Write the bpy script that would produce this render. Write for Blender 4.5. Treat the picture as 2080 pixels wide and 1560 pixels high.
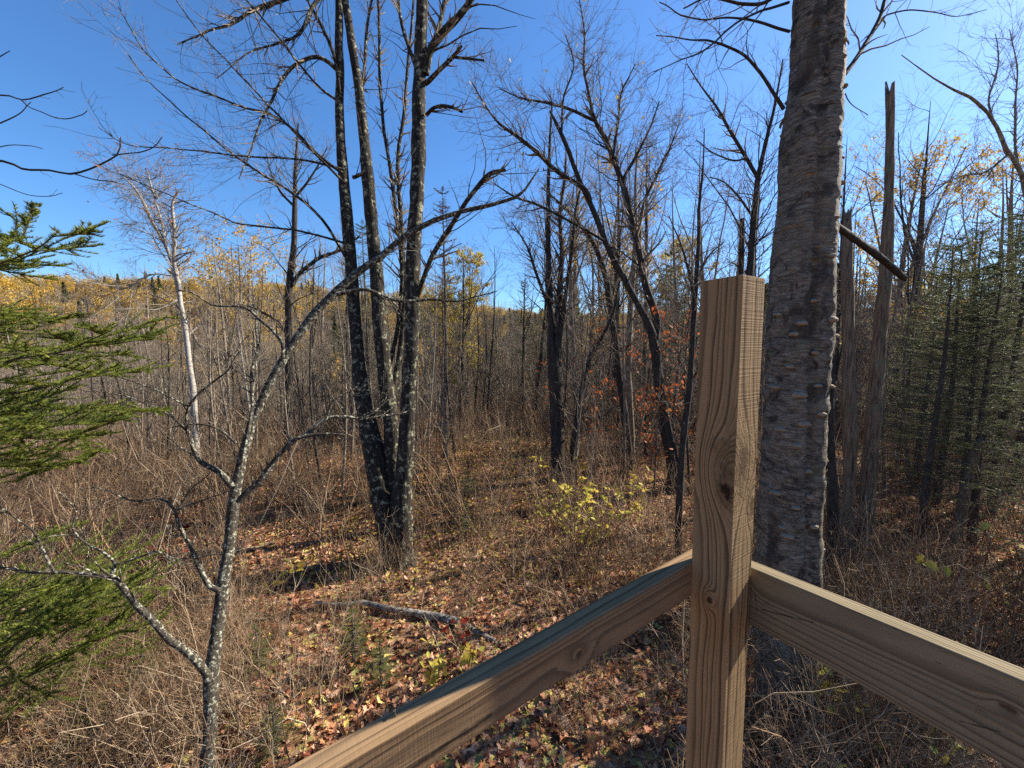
import bpy, math, numpy as np
from mathutils import Vector, Matrix
rad = math.radians
for o in list(bpy.data.objects): bpy.data.objects.remove(o)
sc = bpy.context.scene
col = sc.collection

# ------------------------------------------------------------------ camera
F, CX, CY, PITCH = 781.0, 1040.0, 780.0, rad(5.4)
CAM = np.array([0.0, 0.0, 2.8])
cd = bpy.data.cameras.new('camera'); cam = bpy.data.objects.new('camera', cd); col.objects.link(cam)
cd.sensor_width = 36.0; cd.lens = 36.0 * F / 2080.0; cd.clip_start = 0.02; cd.clip_end = 6000
cam.location = CAM; cam.rotation_euler = (rad(90) - PITCH, 0, 0); sc.camera = cam
# ------------------------------------------------------------------ sky and sun
AZ, EL = rad(66), rad(37)
w = bpy.data.worlds.new('World'); sc.world = w; w.use_nodes = True
wn = w.node_tree; sky = wn.nodes.new('ShaderNodeTexSky'); sky.sky_type = 'NISHITA'; sky.sun_disc = False
sky.sun_elevation = EL; sky.sun_rotation = AZ; sky.altitude = 300; sky.air_density = 1.1; sky.dust_density = 0.45; sky.ozone_density = 9.0
hs = wn.nodes.new('ShaderNodeHueSaturation'); hs.inputs['Saturation'].default_value = 1.07; wn.links.new(sky.outputs[0], hs.inputs['Color'])
wn.links.new(hs.outputs[0], wn.nodes['Background'].inputs[0]); wn.nodes['Background'].inputs[1].default_value = 0.08
SUN = Vector((math.sin(AZ)*math.cos(EL), math.cos(AZ)*math.cos(EL), math.sin(EL)))
ld = bpy.data.lights.new('sun', 'SUN'); lo = bpy.data.objects.new('sun', ld); col.objects.link(lo)
ld.energy = 5.0; ld.angle = rad(0.53); ld.color = (1.0, 0.93, 0.82); lo.rotation_euler = SUN.to_track_quat('Z', 'Y').to_euler(); lo.location = (0, 0, 60)
sc.view_settings.view_transform = 'Standard'; sc.view_settings.look = 'None'; sc.view_settings.gamma = 1.0
sc.view_settings.exposure = 1.42; sc.view_settings.use_curve_mapping = False
sc.cycles.max_bounces = 5; sc.cycles.diffuse_bounces = 3; sc.cycles.glossy_bounces = 2; sc.cycles.transmission_bounces = 3
sc.cycles.use_denoising = False; sc.cycles.sample_clamp_indirect = 6.0

# ------------------------------------------------------------------ geometry helpers
def U(px, py, d):
    """photo pixel (2080 wide) at depth d metres in front of the camera -> world point"""
    xc, yc = (px - CX) / F, (CY - py) / F
    c, s = math.cos(PITCH), math.sin(PITCH)
    return CAM + d * np.array([xc, c + s * yc, -s + c * yc])
def to_px(p):
    v = np.asarray(p, float) - CAM
    c, s = math.cos(PITCH), math.sin(PITCH)
    dz = v[..., 1] * c - v[..., 2] * s; up = v[..., 1] * s + v[..., 2] * c
    return CX + F * v[..., 0] / dz, CY - F * up / dz, dz
def G(px, py, z=0.0):
    a = U(px, py, 1.0) - CAM
    return CAM + a * ((z - CAM[2]) / a[2])
def nrm(v): return v / np.maximum(np.linalg.norm(v, axis=-1, keepdims=True), 1e-9)
def sstep(a, b, x):
    t = np.clip((x - a) / (b - a), 0, 1); return t * t * (3 - 2 * t)
_lat = np.random.default_rng(99).random((64, 64, 64)).astype(np.float32)
def vnoise(p):
    p = np.asarray(p, float); i = np.floor(p).astype(int); f = p - i; f = f * f * (3 - 2 * f)
    r = 0
    for dx in (0, 1):
        for dy in (0, 1):
            for dz in (0, 1):
                wgt = (f[..., 0] if dx else 1 - f[..., 0]) * (f[..., 1] if dy else 1 - f[..., 1]) * (f[..., 2] if dz else 1 - f[..., 2])
                r = r + wgt * _lat[(i[..., 0] + dx) % 64, (i[..., 1] + dy) % 64, (i[..., 2] + dz) % 64]
    return r
def fbm(p, n=4):
    p = np.asarray(p, float); return sum(vnoise(p * 2.03 ** k + 7.3 * k) * .5 ** k for k in range(n)) / sum(.5 ** k for k in range(n))

class MB:
    def __init__(s): s.v = []; s.f = {3: [], 4: []}; s.m = {3: [], 4: []}; s.n = 0
    def add(s, v, f, mi=0):
        v = np.asarray(v, np.float32).reshape(-1, 3); f = np.asarray(f, np.int32)
        if not len(v) or not len(f): return
        s.v.append(v); s.f[f.shape[1]].append(f + s.n); s.m[f.shape[1]].append(np.full(len(f), mi, np.int32)); s.n += len(v)
    def tubes(s, P, R, sides=3, mi=0):
        P = np.asarray(P, float); R = np.asarray(R, float)
        if P.ndim == 2: P = P[None]; R = R[None]
        N, k, _ = P.shape
        if N == 0: return
        T = nrm(np.gradient(P, axis=1)); mt = nrm(P[:, -1] - P[:, 0])
        ref = np.where(np.abs(mt[:, 2:3]) < .8, np.array([[0, 0, 1.]]), np.array([[1., 0, 0]]))[:, None, :]
        A = nrm(np.cross(T, np.broadcast_to(ref, T.shape))); B = np.cross(T, A)
        a = np.linspace(0, 2 * np.pi, sides, endpoint=False)
        V = P[:, :, None] + R[:, :, None, None] * (np.cos(a)[None, None, :, None] * A[:, :, None] + np.sin(a)[None, None, :, None] * B[:, :, None])
        n, i, j = np.meshgrid(np.arange(N), np.arange(k - 1), np.arange(sides), indexing='ij')
        b = (n * k + i) * sides; j2 = (j + 1) % sides
        s.add(V.reshape(-1, 3), np.stack([b + j, b + j2, b + sides + j2, b + sides + j], -1).reshape(-1, 4), mi)
    def mesh(s, name, mats, smooth=True):
        me = bpy.data.meshes.new(name)
        v = np.concatenate(s.v) if s.v else np.zeros((0, 3), np.float32)
        q = np.concatenate(s.f[4]) if s.f[4] else np.zeros((0, 4), np.int32); t = np.concatenate(s.f[3]) if s.f[3] else np.zeros((0, 3), np.int32)
        me.vertices.add(len(v)); me.vertices.foreach_set('co', v.ravel())
        L = np.concatenate([q.ravel(), t.ravel()]); me.loops.add(len(L)); me.loops.foreach_set('vertex_index', L)
        nq, nt_ = len(q), len(t); me.polygons.add(nq + nt_)
        me.polygons.foreach_set('loop_start', np.concatenate([np.arange(nq) * 4, nq * 4 + np.arange(nt_) * 3]).astype(np.int32))
        mi = np.concatenate(s.m[4] + s.m[3]) if (s.m[4] or s.m[3]) else np.zeros(0, np.int32)
        for m in (mats if isinstance(mats, (list, tuple)) else [mats]): me.materials.append(m)
        me.polygons.foreach_set('material_index', mi)
        me.polygons.foreach_set('use_smooth', np.full(nq + nt_, smooth, bool))
        me.update(calc_edges=True); me.validate(); return me
    def build(s, name, mats, parent=None, smooth=True, origin=None):
        if origin is not None:
            s.v = [v - np.asarray(origin, np.float32) for v in s.v]
        o = bpy.data.objects.new(name, s.mesh(name, mats, smooth)); col.objects.link(o)
        if parent is not None: o.parent = parent
        elif origin is not None: o.location = origin
        return o
def tag(o, label=None, cat=None, group=None, kind=None):
    for k, v in (('label', label), ('category', cat), ('group', group), ('kind', kind)):
        if v: o[k] = v
    return o
def empty(name, loc, label=None, cat=None, group=None):
    o = bpy.data.objects.new(name, None); col.objects.link(o); o.location = loc; o.empty_display_size = .1
    return tag(o, label, cat, group)
def copy_tree(o, parent=None):
    c = o.copy(); col.objects.link(c)
    if parent is not None: c.parent = parent
    for ch in o.children: copy_tree(ch, c)
    return c

def catmull(pts, K):
    """smooth resample of a list of rows to K rows"""
    p = np.asarray(pts, float); n = len(p)
    seg = np.r_[0, np.cumsum(np.maximum(np.linalg.norm(np.diff(p[:, :2], axis=0), axis=1), 1e-6))]
    t = np.linspace(0, seg[-1], K); i = np.clip(np.searchsorted(seg, t, 'right') - 1, 0, n - 2)
    u = ((t - seg[i]) / (seg[i + 1] - seg[i]))[:, None]
    e = np.vstack([2 * p[0] - p[1], p, 2 * p[-1] - p[-2]]); a, b, c, d = e[i], e[i + 1], e[i + 2], e[i + 3]
    return .5 * (2 * b + (c - a) * u + (2 * a - 5 * b + 4 * c - d) * u ** 2 + (3 * b - a - 3 * c + d) * u ** 3)
KT = 28
def trace(pts, d0, d1=None, K=KT, ground=False, wob=0.0, seed=0):
    """pts rows (px, py, width_px); depth runs d0..d1 -> world polyline and radii"""
    d1 = d0 if d1 is None else d1
    c = catmull(pts, K); L = np.r_[0, np.cumsum(np.linalg.norm(np.diff(c[:, :2], axis=0), axis=1))]
    dep = d0 + (d1 - d0) * L / L[-1]
    P = np.array([U(x, y, d) for (x, y, _), d in zip(c, dep)]); R = np.maximum(c[:, 2], .6) * .5 * dep / F / np.sqrt(1 + ((c[:, 0] - CX) / F) ** 2)
    if wob:
        t = np.linspace(0, L[-1] / 60, K); r = np.random.default_rng(seed)
        for ax in range(3): P[:, ax] += wob * (fbm(np.stack([t, np.full(K, r.random() * 60), np.full(K, ax * 9.)], -1), 2) - .5) * np.minimum(1, np.arange(K) / 3)
    if ground:
        b = P[0].copy(); gz = H(b[0], b[1]) - .08
        if b[2] > gz + .05:
            P = np.vstack([[b[0], b[1], gz], P]); R = np.r_[R[0] * 1.25, R]
            P = np.stack([np.interp(np.linspace(0, K, K), np.arange(K + 1), P[:, a]) for a in range(3)], -1); R = np.interp(np.linspace(0, K, K), np.arange(K + 1), R)
    return P, R

def grow(r, P, R, n, t=(.2, 1.), ang=(30, 60), L=(.4, .8), k=5, up=.25, wob=.12, rr=.5, rmin=.002, shrink=.5, rmax=9.):
    """n children on polylines P(N,k0,3) R(N,k0); returns child polylines"""
    P = np.asarray(P); R = np.asarray(R)
    if P.ndim == 2: P = P[None]; R = R[None]
    N, k0, _ = P.shape
    if N == 0 or n == 0: return np.zeros((0, k, 3)), np.zeros((0, k))
    ln = np.linalg.norm(np.diff(P, axis=1), axis=2).sum(1); i = r.choice(N, n, p=ln / ln.sum())
    tt = t[0] + (t[1] - t[0]) * r.random(n); x = tt * (k0 - 1) * .9999; a = x.astype(int); f = (x - a)[:, None]
    p = P[i, a] * (1 - f) + P[i, a + 1] * f; T = nrm(P[i, a + 1] - P[i, a]); rp = R[i, a] * (1 - f[:, 0]) + R[i, a + 1] * f[:, 0]
    q = nrm(np.cross(T, r.normal(size=(n, 3)))); th = np.radians(ang[0] + (ang[1] - ang[0]) * r.random(n))[:, None]
    d = nrm(np.cos(th) * T + np.sin(th) * q); ll = (L[0] + (L[1] - L[0]) * r.random(n)) * (1 - shrink * tt)
    out = np.zeros((n, k, 3)); out[:, 0] = p
    st = (ll / (k - 1))[:, None]
    for j in range(1, k):
        out[:, j] = out[:, j - 1] + d * st
        d = nrm(d + up * np.array([0, 0, 1.]) * 2 / k + wob * r.normal(size=(n, 3)))
    r0 = np.clip(rr * rp, rmin, rmax); rad_ = np.maximum(r0[:, None] * np.linspace(1, .25, k)[None], rmin * .6)
    return out, rad_

# ------------------------------------------------------------------ materials
def mnew(name):
    m = bpy.data.materials.new(name); m.use_nodes = True; nt = m.node_tree; return m, nt, nt.nodes['Principled BSDF']
def nd(nt, ty, inp=None, **kw):
    n = nt.nodes.new('ShaderNode' + ty)
    for k, v in kw.items(): setattr(n, k, v)
    for k, v in (inp or {}).items():
        s = n.inputs[k]
        if isinstance(v, bpy.types.NodeSocket): nt.links.new(v, s)
        else: s.default_value = v
    return n
def ramp(nt, fac, stops, interp='LINEAR'):
    n = nd(nt, 'ValToRGB', {0: fac}); e = n.color_ramp.elements; n.color_ramp.interpolation = interp
    while len(e) < len(stops): e.new(.5)
    for x, (p, c) in zip(e, stops): x.position = p; x.color = (*c, 1) if len(c) == 3 else c
    return n.outputs[0]
def g3(v): return (v, v, v)
def mixc(nt, f, a, b, mode='MIX'):
    n = nd(nt, 'Mix', data_type='RGBA', blend_type=mode)
    for i, v in ((0, f), (6, a), (7, b)):
        s = n.inputs[i]
        if isinstance(v, bpy.types.NodeSocket): nt.links.new(v, s)
        else: s.default_value = (*v, 1) if isinstance(v, tuple) and len(v) == 3 else v
    return n.outputs[2]
def coords(nt, scale=(1, 1, 1), src='Object'):
    t = nd(nt, 'TexCoord'); return nd(nt, 'Mapping', {0: t.outputs[src], 3: scale}).outputs[0]
def noise(nt, vec, scale, detail=4, rough=.6, dist=0.):
    return nd(nt, 'TexNoise', {'Vector': vec, 'Scale': scale, 'Detail': detail, 'Roughness': rough, 'Distortion': dist}).outputs[0]
def math_(nt, op, a, b=0., c=None):
    n = nd(nt, 'Math', {0: a, 1: b}, operation=op)
    if c is not None: n.inputs[2].default_value = c
    return n.outputs[0]
def bump(nt, bs, h, strength, dist):
    b = nd(nt, 'Bump', {'Strength': strength, 'Distance': dist, 'Height': h}); nt.links.new(b.outputs[0], bs.inputs['Normal'])

def bark(name, c1, c2, lich=None, amt=.5, sc_=(9, 9, 2.2), bs_=.6, bd=.012, lsc=9., rough=.9):
    m, nt, b = mnew(name); v = coords(nt, sc_); n1 = noise(nt, v, 3.2, 5, .65, .4)
    c = ramp(nt, n1, [(.32, c1), (.68, c2)]); h = n1
    if lich:
        o = coords(nt); n2 = noise(nt, o, lsc, 5, .72, .3); f = ramp(nt, n2, [(amt, g3(0)), (amt + .07, g3(1))])
        n3 = noise(nt, o, 40, 3); lc = mixc(nt, n3, tuple(x * .7 for x in lich), tuple(min(1, x * 1.2) for x in lich)); c = mixc(nt, f, c, lc)
    nt.links.new(c, b.inputs['Base Color']); b.inputs['Roughness'].default_value = rough; b.inputs['Specular IOR Level'].default_value = .15
    bump(nt, b, h, bs_, bd); return m
def leafmat(name, stops, trans=.35, rough=.55, obj=False):
    m, nt, b = mnew(name); g = nd(nt, 'NewGeometry'); f = g.outputs['Random Per Island']
    if obj:
        oi = nd(nt, 'ObjectInfo'); f = math_(nt, 'FRACT', math_(nt, 'ADD', f, oi.outputs['Random']))
    c = ramp(nt, f, stops); n = noise(nt, coords(nt), 60, 2)
    c = mixc(nt, math_(nt, 'MULTIPLY', n, .5), c, mixc(nt, 1., c, (.45, .38, .32), 'MULTIPLY'))
    nt.links.new(c, b.inputs['Base Color']); b.inputs['Roughness'].default_value = rough; b.inputs['Specular IOR Level'].default_value = .12
    tr = nd(nt, 'BsdfTranslucent', {0: c}); mx = nd(nt, 'MixShader', {0: trans, 1: b.outputs[0], 2: tr.outputs[0]})
    nt.links.new(mx.outputs[0], nt.nodes['Material Output'].inputs[0]); return m
M = {}
M['maple'] = bark('maple_bark', (.009, .0075, .006), (.055, .045, .034), (.27, .265, .17), .545, (8, 8, 1.6), 1., .025, 15.)
M['sapling'] = bark('lichen_sapling_bark', (.016, .013, .010), (.075, .062, .046), (.37, .365, .27), .535, (20, 20, 12), .8, .010, 48.)
M['darkbark'] = bark('dark_bark', (.018, .015, .012), (.07, .058, .046), (.20, .20, .15), .62, (9, 9, 2), .7, .012, 7.)
M['grey'] = bark('grey_bark', (.065, .052, .038), (.31, .245, .175), (.42, .38, .28), .58, (9, 9, 3), .5, .01, 6.)
M['twig'] = bark('twig_bark', (.075, .058, .043), (.32, .25, .18), None, .5, (6, 6, 6), .2, .003)
M['tan'] = bark('brush_bark', (.12, .083, .055), (.34, .25, .175), None, .5, (3, 3, 3), .2, .003)
def brush_bark():
    m, nt, b = mnew('brush_stem_bark'); oi = nd(nt, 'ObjectInfo'); g = nd(nt, 'NewGeometry'); f = math_(nt, 'FRACT', math_(nt, 'ADD', oi.outputs['Random'], math_(nt, 'MULTIPLY', g.outputs['Random Per Island'], .35)))
    c = ramp(nt, f, [(0, (.05, .03, .018)), (.25, (.15, .092, .052)), (.5, (.30, .19, .105)), (.75, (.22, .14, .08)), (.88, (.46, .36, .24)), (1, (.08, .05, .03))])
    nt.links.new(c, b.inputs['Base Color']); b.inputs['Roughness'].default_value = .8; b.inputs['Specular IOR Level'].default_value = .2; return m
M['tan'] = brush_bark()
M['snag'] = bark('snag_wood', (.05, .038, .026), (.30, .22, .145), (.16, .17, .10), .58, (16, 16, 1.0), 1., .02, 4.)
M['spruce_b'] = bark('spruce_bark', (.035, .03, .026), (.12, .10, .085), (.2, .2, .17), .62, (12, 12, 6), .6, .008)
def birch_white():
    m, nt, b = mnew('white_birch_bark'); o = coords(nt, (3, 3, 26)); n = noise(nt, o, 2.2, 5, .6); f = ramp(nt, n, [(.56, g3(0)), (.62, g3(1))])
    n2 = noise(nt, coords(nt, (1, 1, .5)), 5, 5); f2 = ramp(nt, n2, [(.60, g3(0)), (.66, g3(1))])
    c = mixc(nt, f, (.30, .27, .225), (.035, .028, .022)); c = mixc(nt, f2, c, (.06, .05, .045)); nt.links.new(c, b.inputs['Base Color']); b.inputs['Roughness'].default_value = .7
    bump(nt, b, n, .3, .004); return m
M['wbirch'] = birch_white()
M['logb'] = bark('rotting_birch_bark', (.05, .04, .03), (.40, .37, .32), (.07, .055, .04), .52, (7, 7, 7), .8, .01, 14.)
def birch_old():
    m, nt, b = mnew('peeling_birch_bark')
    base = noise(nt, coords(nt, (7, 7, 34)), 1.4, 8, .72, 1.1); fine = noise(nt, coords(nt, (10, 10, 120)), 1.5, 4, .6, .3); patch = noise(nt, coords(nt, (1, 1, 1.3)), 5.0, 8, .72, .8); big = noise(nt, coords(nt, (1, 1, .6)), 1.6, 4, .6)
    c = ramp(nt, base, [(.32, (.05, .04, .03)), (.42, (.16, .128, .09)), (.54, (.30, .248, .178)), (.68, (.48, .41, .30))])
    c = mixc(nt, ramp(nt, fine, [(.55, g3(0)), (.62, g3(.7))]), c, (.05, .04, .03))
    dk = ramp(nt, patch, [(.40, g3(1)), (.48, g3(0))]); c = mixc(nt, math_(nt, 'MULTIPLY', dk, .85), c, (.04, .033, .026))
    c = mixc(nt, ramp(nt, noise(nt, coords(nt, (1, 1, .45)), 2.6, 6, .65, .6), [(.52, g3(0)), (.60, g3(.8))]), c, (.075, .06, .045)); pk = ramp(nt, big, [(.50, g3(0)), (.62, g3(1))]); c = mixc(nt, math_(nt, 'MULTIPLY', pk, .45), c, (.30, .24, .165))
    ln = noise(nt, coords(nt), 13, 6, .75); c = mixc(nt, ramp(nt, ln, [(.57, g3(0)), (.66, g3(.75))]), c, (.20, .215, .105))
    base = math_(nt, 'ADD', base, math_(nt, 'MULTIPLY', fine, .3))
    nt.links.new(c, b.inputs['Base Color']); b.inputs['Roughness'].default_value = .85; b.inputs['Specular IOR Level'].default_value = .2
    h = math_(nt, 'ADD', base, math_(nt, 'MULTIPLY', patch, 1.5)); bump(nt, b, h, 1., .03); return m
M['obirch'] = birch_old()
M['fungus'] = bark('fungus_flesh', (.15, .11, .07), (.38, .31, .22), None, .5, (30, 30, 60), .4, .004)
M['yellow'] = leafmat('yellow_leaf', [(0, (.55, .38, .05)), (.3, (.66, .51, .09)), (.6, (.46, .44, .09)), (.85, (.70, .54, .18)), (1, (.34, .19, .06))], .45)
M['orange'] = leafmat('russet_leaf', [(0, (.30, .07, .02)), (.4, (.50, .15, .04)), (.8, (.42, .10, .03)), (1, (.55, .24, .07))], .4)
M['red'] = leafmat('red_leaf', [(0, (.16, .018, .014)), (.6, (.30, .04, .02)), (1, (.28, .075, .03))], .4)
M['brown'] = leafmat('brown_leaf', [(0, (.16, .08, .04)), (1, (.26, .13, .07))], .2)
LIT = [(0, (.11, .046, .024)), (.12, (.32, .12, .055)), (.27, (.50, .23, .11)), (.42, (.56, .31, .18)), (.57, (.62, .41, .27)), (.68, (.38, .11, .055)), (.76, (.22, .10, .055)), (.87, (.62, .43, .17)), (.95, (.62, .49, .12)), (1, (.42, .42, .14))]
M['litter'] = leafmat('fallen_leaf', LIT, .18, .5)
M['gold'] = leafmat('golden_foliage', [(0, (.50, .27, .04)), (.3, (.62, .37, .055)), (.6, (.56, .40, .08)), (1, (.66, .48, .10))], .35, obj=True)
M['fir'] = leafmat('fir_needle', [(0, (.025, .045, .012)), (.35, (.11, .155, .03)), (.75, (.28, .32, .055)), (1, (.46, .44, .10))], .45, .5)
M['spruce'] = leafmat('spruce_needle', [(0, (.05, .068, .024)), (.6, (.115, .138, .048)), (1, (.20, .21, .08))], .38, .5)
M['rust'] = leafmat('dead_needle', [(0, (.10, .05, .025)), (1, (.22, .11, .05))], .2)
def ground_mat():
    m, nt, b = mnew('forest_floor'); o = coords(nt)
    vo = nd(nt, 'TexVoronoi', {'Vector': o, 'Scale': 24., 'Randomness': 1.}); sep = nd(nt, 'SeparateColor', {0: vo.outputs['Color']})
    c = ramp(nt, sep.outputs[0], [(p, tuple(x * .55 for x in cc)) for p, cc in LIT]); n = noise(nt, o, 2.2, 6, .7)
    c = mixc(nt, ramp(nt, n, [(.45, g3(0)), (.62, g3(.75))]), c, (.035, .023, .015))
    gr = noise(nt, o, .35, 5, .65); c = mixc(nt, ramp(nt, gr, [(.55, g3(0)), (.68, g3(.6))]), c, (.10, .105, .045))
    nt.links.new(c, b.inputs['Base Color']); b.inputs['Roughness'].default_value = .95; b.inputs['Specular IOR Level'].default_value = .1
    bump(nt, b, math_(nt, 'ADD', sep.outputs[1], math_(nt, 'MULTIPLY', n, 2.)), .8, .05); return m
M['ground'] = ground_mat()

def wood(name, L, uo, knots, pale, dark, grey=None, gamt=0., freq=95., marks=(), saw=0., warp=.02, stain=.5, sawface=None):
    """long axis L (0,1,2); uo = pith offset on the two cross axes; knots rows (x, y, z, size, push, dark, rough)"""
    m, nt, b = mnew(name); o = nd(nt, 'TexCoord').outputs['Object']; sx = nd(nt, 'SeparateXYZ', {0: o}); ax = [a for a in range(3) if a != L]
    def st(c, l, scale=1., det=4, ro=.6):
        q = [c, c, c]; q[L] = l; return noise(nt, nd(nt, 'Mapping', {0: o, 3: tuple(q)}).outputs[0], scale, det, ro)
    u = math_(nt, 'SUBTRACT', sx.outputs[ax[0]], uo[0]); v = math_(nt, 'SUBTRACT', sx.outputs[ax[1]], uo[1])
    rr = math_(nt, 'SQRT', math_(nt, 'ADD', math_(nt, 'MULTIPLY', u, u), math_(nt, 'MULTIPLY', v, v)))
    rr = math_(nt, 'ADD', rr, math_(nt, 'MULTIPLY', math_(nt, 'SUBTRACT', st(14., 1.6, 1., 3, .5), .5), warp)); kd = rg = None
    for (x, y, z, size, push, dk, ru) in knots:
        e = [1., 1., 1.]; e[L] = .6
        dv = nd(nt, 'VectorMath', {0: nd(nt, 'VectorMath', {0: o, 1: (x, y, z)}, operation='SUBTRACT').outputs[0], 1: tuple(e)}, operation='MULTIPLY').outputs[0]
        d = nd(nt, 'VectorMath', {0: dv}, operation='LENGTH').outputs['Value']; q = math_(nt, 'DIVIDE', d, size)
        bell = math_(nt, 'EXPONENT', math_(nt, 'MULTIPLY', math_(nt, 'MULTIPLY', q, q), -.5)); rr = math_(nt, 'ADD', rr, math_(nt, 'MULTIPLY', bell, push))
        qq = math_(nt, 'ADD', q, math_(nt, 'MULTIPLY', math_(nt, 'SUBTRACT', noise(nt, o, 60, 5, .7), .5), 1.6))
        kk = ramp(nt, qq, [(.25, g3(dk)), (.62, g3(0))]); kd = kk if kd is None else math_(nt, 'MAXIMUM', kd, kk)
        if ru:
            k2 = ramp(nt, qq, [(.6, g3(ru)), (1., g3(0))]); rg = k2 if rg is None else math_(nt, 'MAXIMUM', rg, k2)
    ph = math_(nt, 'MULTIPLY', rr, freq); ph = math_(nt, 'ADD', ph, math_(nt, 'MULTIPLY', nd(nt, 'TexNoise', {'W': ph, 'Scale': .37, 'Detail': 1.}, noise_dimensions='1D').outputs[0], 2.2))
    fr = math_(nt, 'FRACT', ph); wn_ = nd(nt, 'TexWhiteNoise', {'W': math_(nt, 'FLOOR', ph)}, noise_dimensions='1D').outputs[0]
    band = ramp(nt, fr, [(0, g3(0)), (.40, g3(.06)), (.64, g3(.38)), (.82, g3(1)), (.95, g3(.95)), (1, g3(0))])
    c = mixc(nt, math_(nt, 'MULTIPLY', band, math_(nt, 'ADD', math_(nt, 'MULTIPLY', wn_, .65), .35)), pale, dark)
    fg = st(190., 8., 1., 5, .6); c = mixc(nt, math_(nt, 'MULTIPLY', fg, .6), c, mixc(nt, 1., c, (.50, .46, .42), 'MULTIPLY'))
    if grey: c = mixc(nt, ramp(nt, st(16., 2.5, 1., 6, .65), [(.36, g3(gamt * .25)), (.66, g3(gamt))]), c, grey)
    c = mixc(nt, ramp(nt, st(26., 4.5, 1., 6, .7), [(.50, g3(0)), (.70, g3(stain))]), c, tuple(x * .30 for x in pale))
    c = mixc(nt, ramp(nt, st(300., 22., 1., 2, .5), [(.66, g3(0)), (.72, g3(stain))]), c, tuple(x * .18 for x in pale))
    if kd is not None: c = mixc(nt, kd, c, (.045, .024, .013))
    for (p0, p1, wd) in marks:                                       # scuffs and dirt on the board
        a = Vector(p0); bb = Vector(p1); ln = (bb - a).length; dr = (bb - a) / ln
        rel = nd(nt, 'VectorMath', {0: o, 1: tuple(a)}, operation='SUBTRACT').outputs[0]; t = nd(nt, 'VectorMath', {0: rel, 1: tuple(dr)}, operation='DOT_PRODUCT').outputs['Value']
        tc = nd(nt, 'Clamp', {0: t, 1: 0., 2: ln}).outputs[0]; pr = nd(nt, 'VectorMath', {0: tuple(dr), 'Scale': tc}, operation='SCALE').outputs[0]
        dd = nd(nt, 'VectorMath', {0: nd(nt, 'VectorMath', {0: rel, 1: pr}, operation='SUBTRACT').outputs[0]}, operation='LENGTH').outputs['Value']
        f = ramp(nt, math_(nt, 'ADD', math_(nt, 'DIVIDE', dd, wd), math_(nt, 'MULTIPLY', st(130., 60., 1., 3), 1.1)), [(.65, g3(.85)), (1.1, g3(0))]); c = mixc(nt, f, c, (.02, .016, .013))
    nt.links.new(c, b.inputs['Base Color']); b.inputs['Roughness'].default_value = .85; b.inputs['Specular IOR Level'].default_value = .1
    h = math_(nt, 'ADD', math_(nt, 'MULTIPLY', fg, .6), math_(nt, 'MULTIPLY', band, .35))
    if saw:
        sw = math_(nt, 'MULTIPLY', st(5., 300., 1., 2), saw)
        if sawface is not None: sw = math_(nt, 'MULTIPLY', sw, math_(nt, 'GREATER_THAN', sx.outputs[0], sawface))
        h = math_(nt, 'ADD', h, sw)
    if rg is not None: h = math_(nt, 'ADD', h, math_(nt, 'MULTIPLY', math_(nt, 'MULTIPLY', rg, noise(nt, o, 95, 6, .75)), 7.))
    bump(nt, b, h, .7, .003); return m

# ------------------------------------------------------------------ terrain
def H(x, y):
    x = np.asarray(x, float); y = np.asarray(y, float); r = np.hypot(x, y); az = np.degrees(np.arctan2(x, np.maximum(y, .001) if np.ndim(y) else max(float(y), .001)))
    left = sstep(12, -22, az)
    drop = -(5.5 + 7.5 * left) * sstep(9, 60, r) * np.where(y > -5, 1, .2)
    k = np.interp(az, [-90, -53, -29, -14, -3, 8, 40, 90], [23, 23, 31, 29, 21, 15, 11, 11]) + 5.5 + 7.5 * left
    hill = k * sstep(85, 300, r) - 10 * sstep(330, 900, r)
    und = .16 * (fbm(np.stack([x * .5, y * .5, x * 0], -1), 3) - .5) * sstep(1.5, 4, r) + (fbm(np.stack([x * .03, y * .03, x * 0 + 3], -1), 3) - .5) * 5 * sstep(20, 90, r)
    return drop + hill + und
rr_ = np.r_[0.01, np.geomspace(.5, 3000, 170)]; th_ = np.linspace(0, 2 * np.pi, 220, endpoint=False)
gx, gy = np.outer(rr_, np.sin(th_)), np.outer(rr_, np.cos(th_)); gv = np.stack([gx, gy, H(gx, gy)], -1)
ii, jj = np.meshgrid(np.arange(len(rr_) - 1), np.arange(220), indexing='ij'); j2 = (jj + 1) % 220
g = MB(); g.add(gv.reshape(-1, 3), np.stack([ii * 220 + jj, (ii + 1) * 220 + jj, (ii + 1) * 220 + j2, ii * 220 + j2], -1).reshape(-1, 4)[:, ::-1])
ground = g.build('ground', M['ground']); tag(ground, kind='structure')

# ------------------------------------------------------------------ leaf shapes
OV = np.array([[0, 0, 0], [.22, .25, .05], [.27, .5, .06], [.16, .8, .03], [0, 1, -.05], [-.16, .8, .03], [-.27, .5, .06], [-.22, .25, .05]])
OVF = np.array([[0, 1, 2, 3], [0, 3, 4, 4], [0, 4, 5, 5], [0, 5, 6, 7]])
OVT = np.array([[0, 1, 2], [0, 2, 3], [0, 3, 4], [0, 4, 5], [0, 5, 6], [0, 6, 7]])
mp = [(0, 0), (.10, .10), (.42, .05), (.34, .20), (.55, .38), (.33, .42), (.34, .62), (.16, .56), (.0, 1.0)]
MP = np.array([(x, y, .12 * abs(x) - .06 * y * y) for x, y in mp] + [(-x, y, .12 * abs(x) - .06 * y * y) for x, y in mp[-2:0:-1]]); MP = np.vstack([MP, [[0, .35, 0]]])
MPT = np.array([[len(MP) - 1, i, (i + 1) % (len(MP) - 1)] for i in range(len(MP) - 1)])
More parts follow.
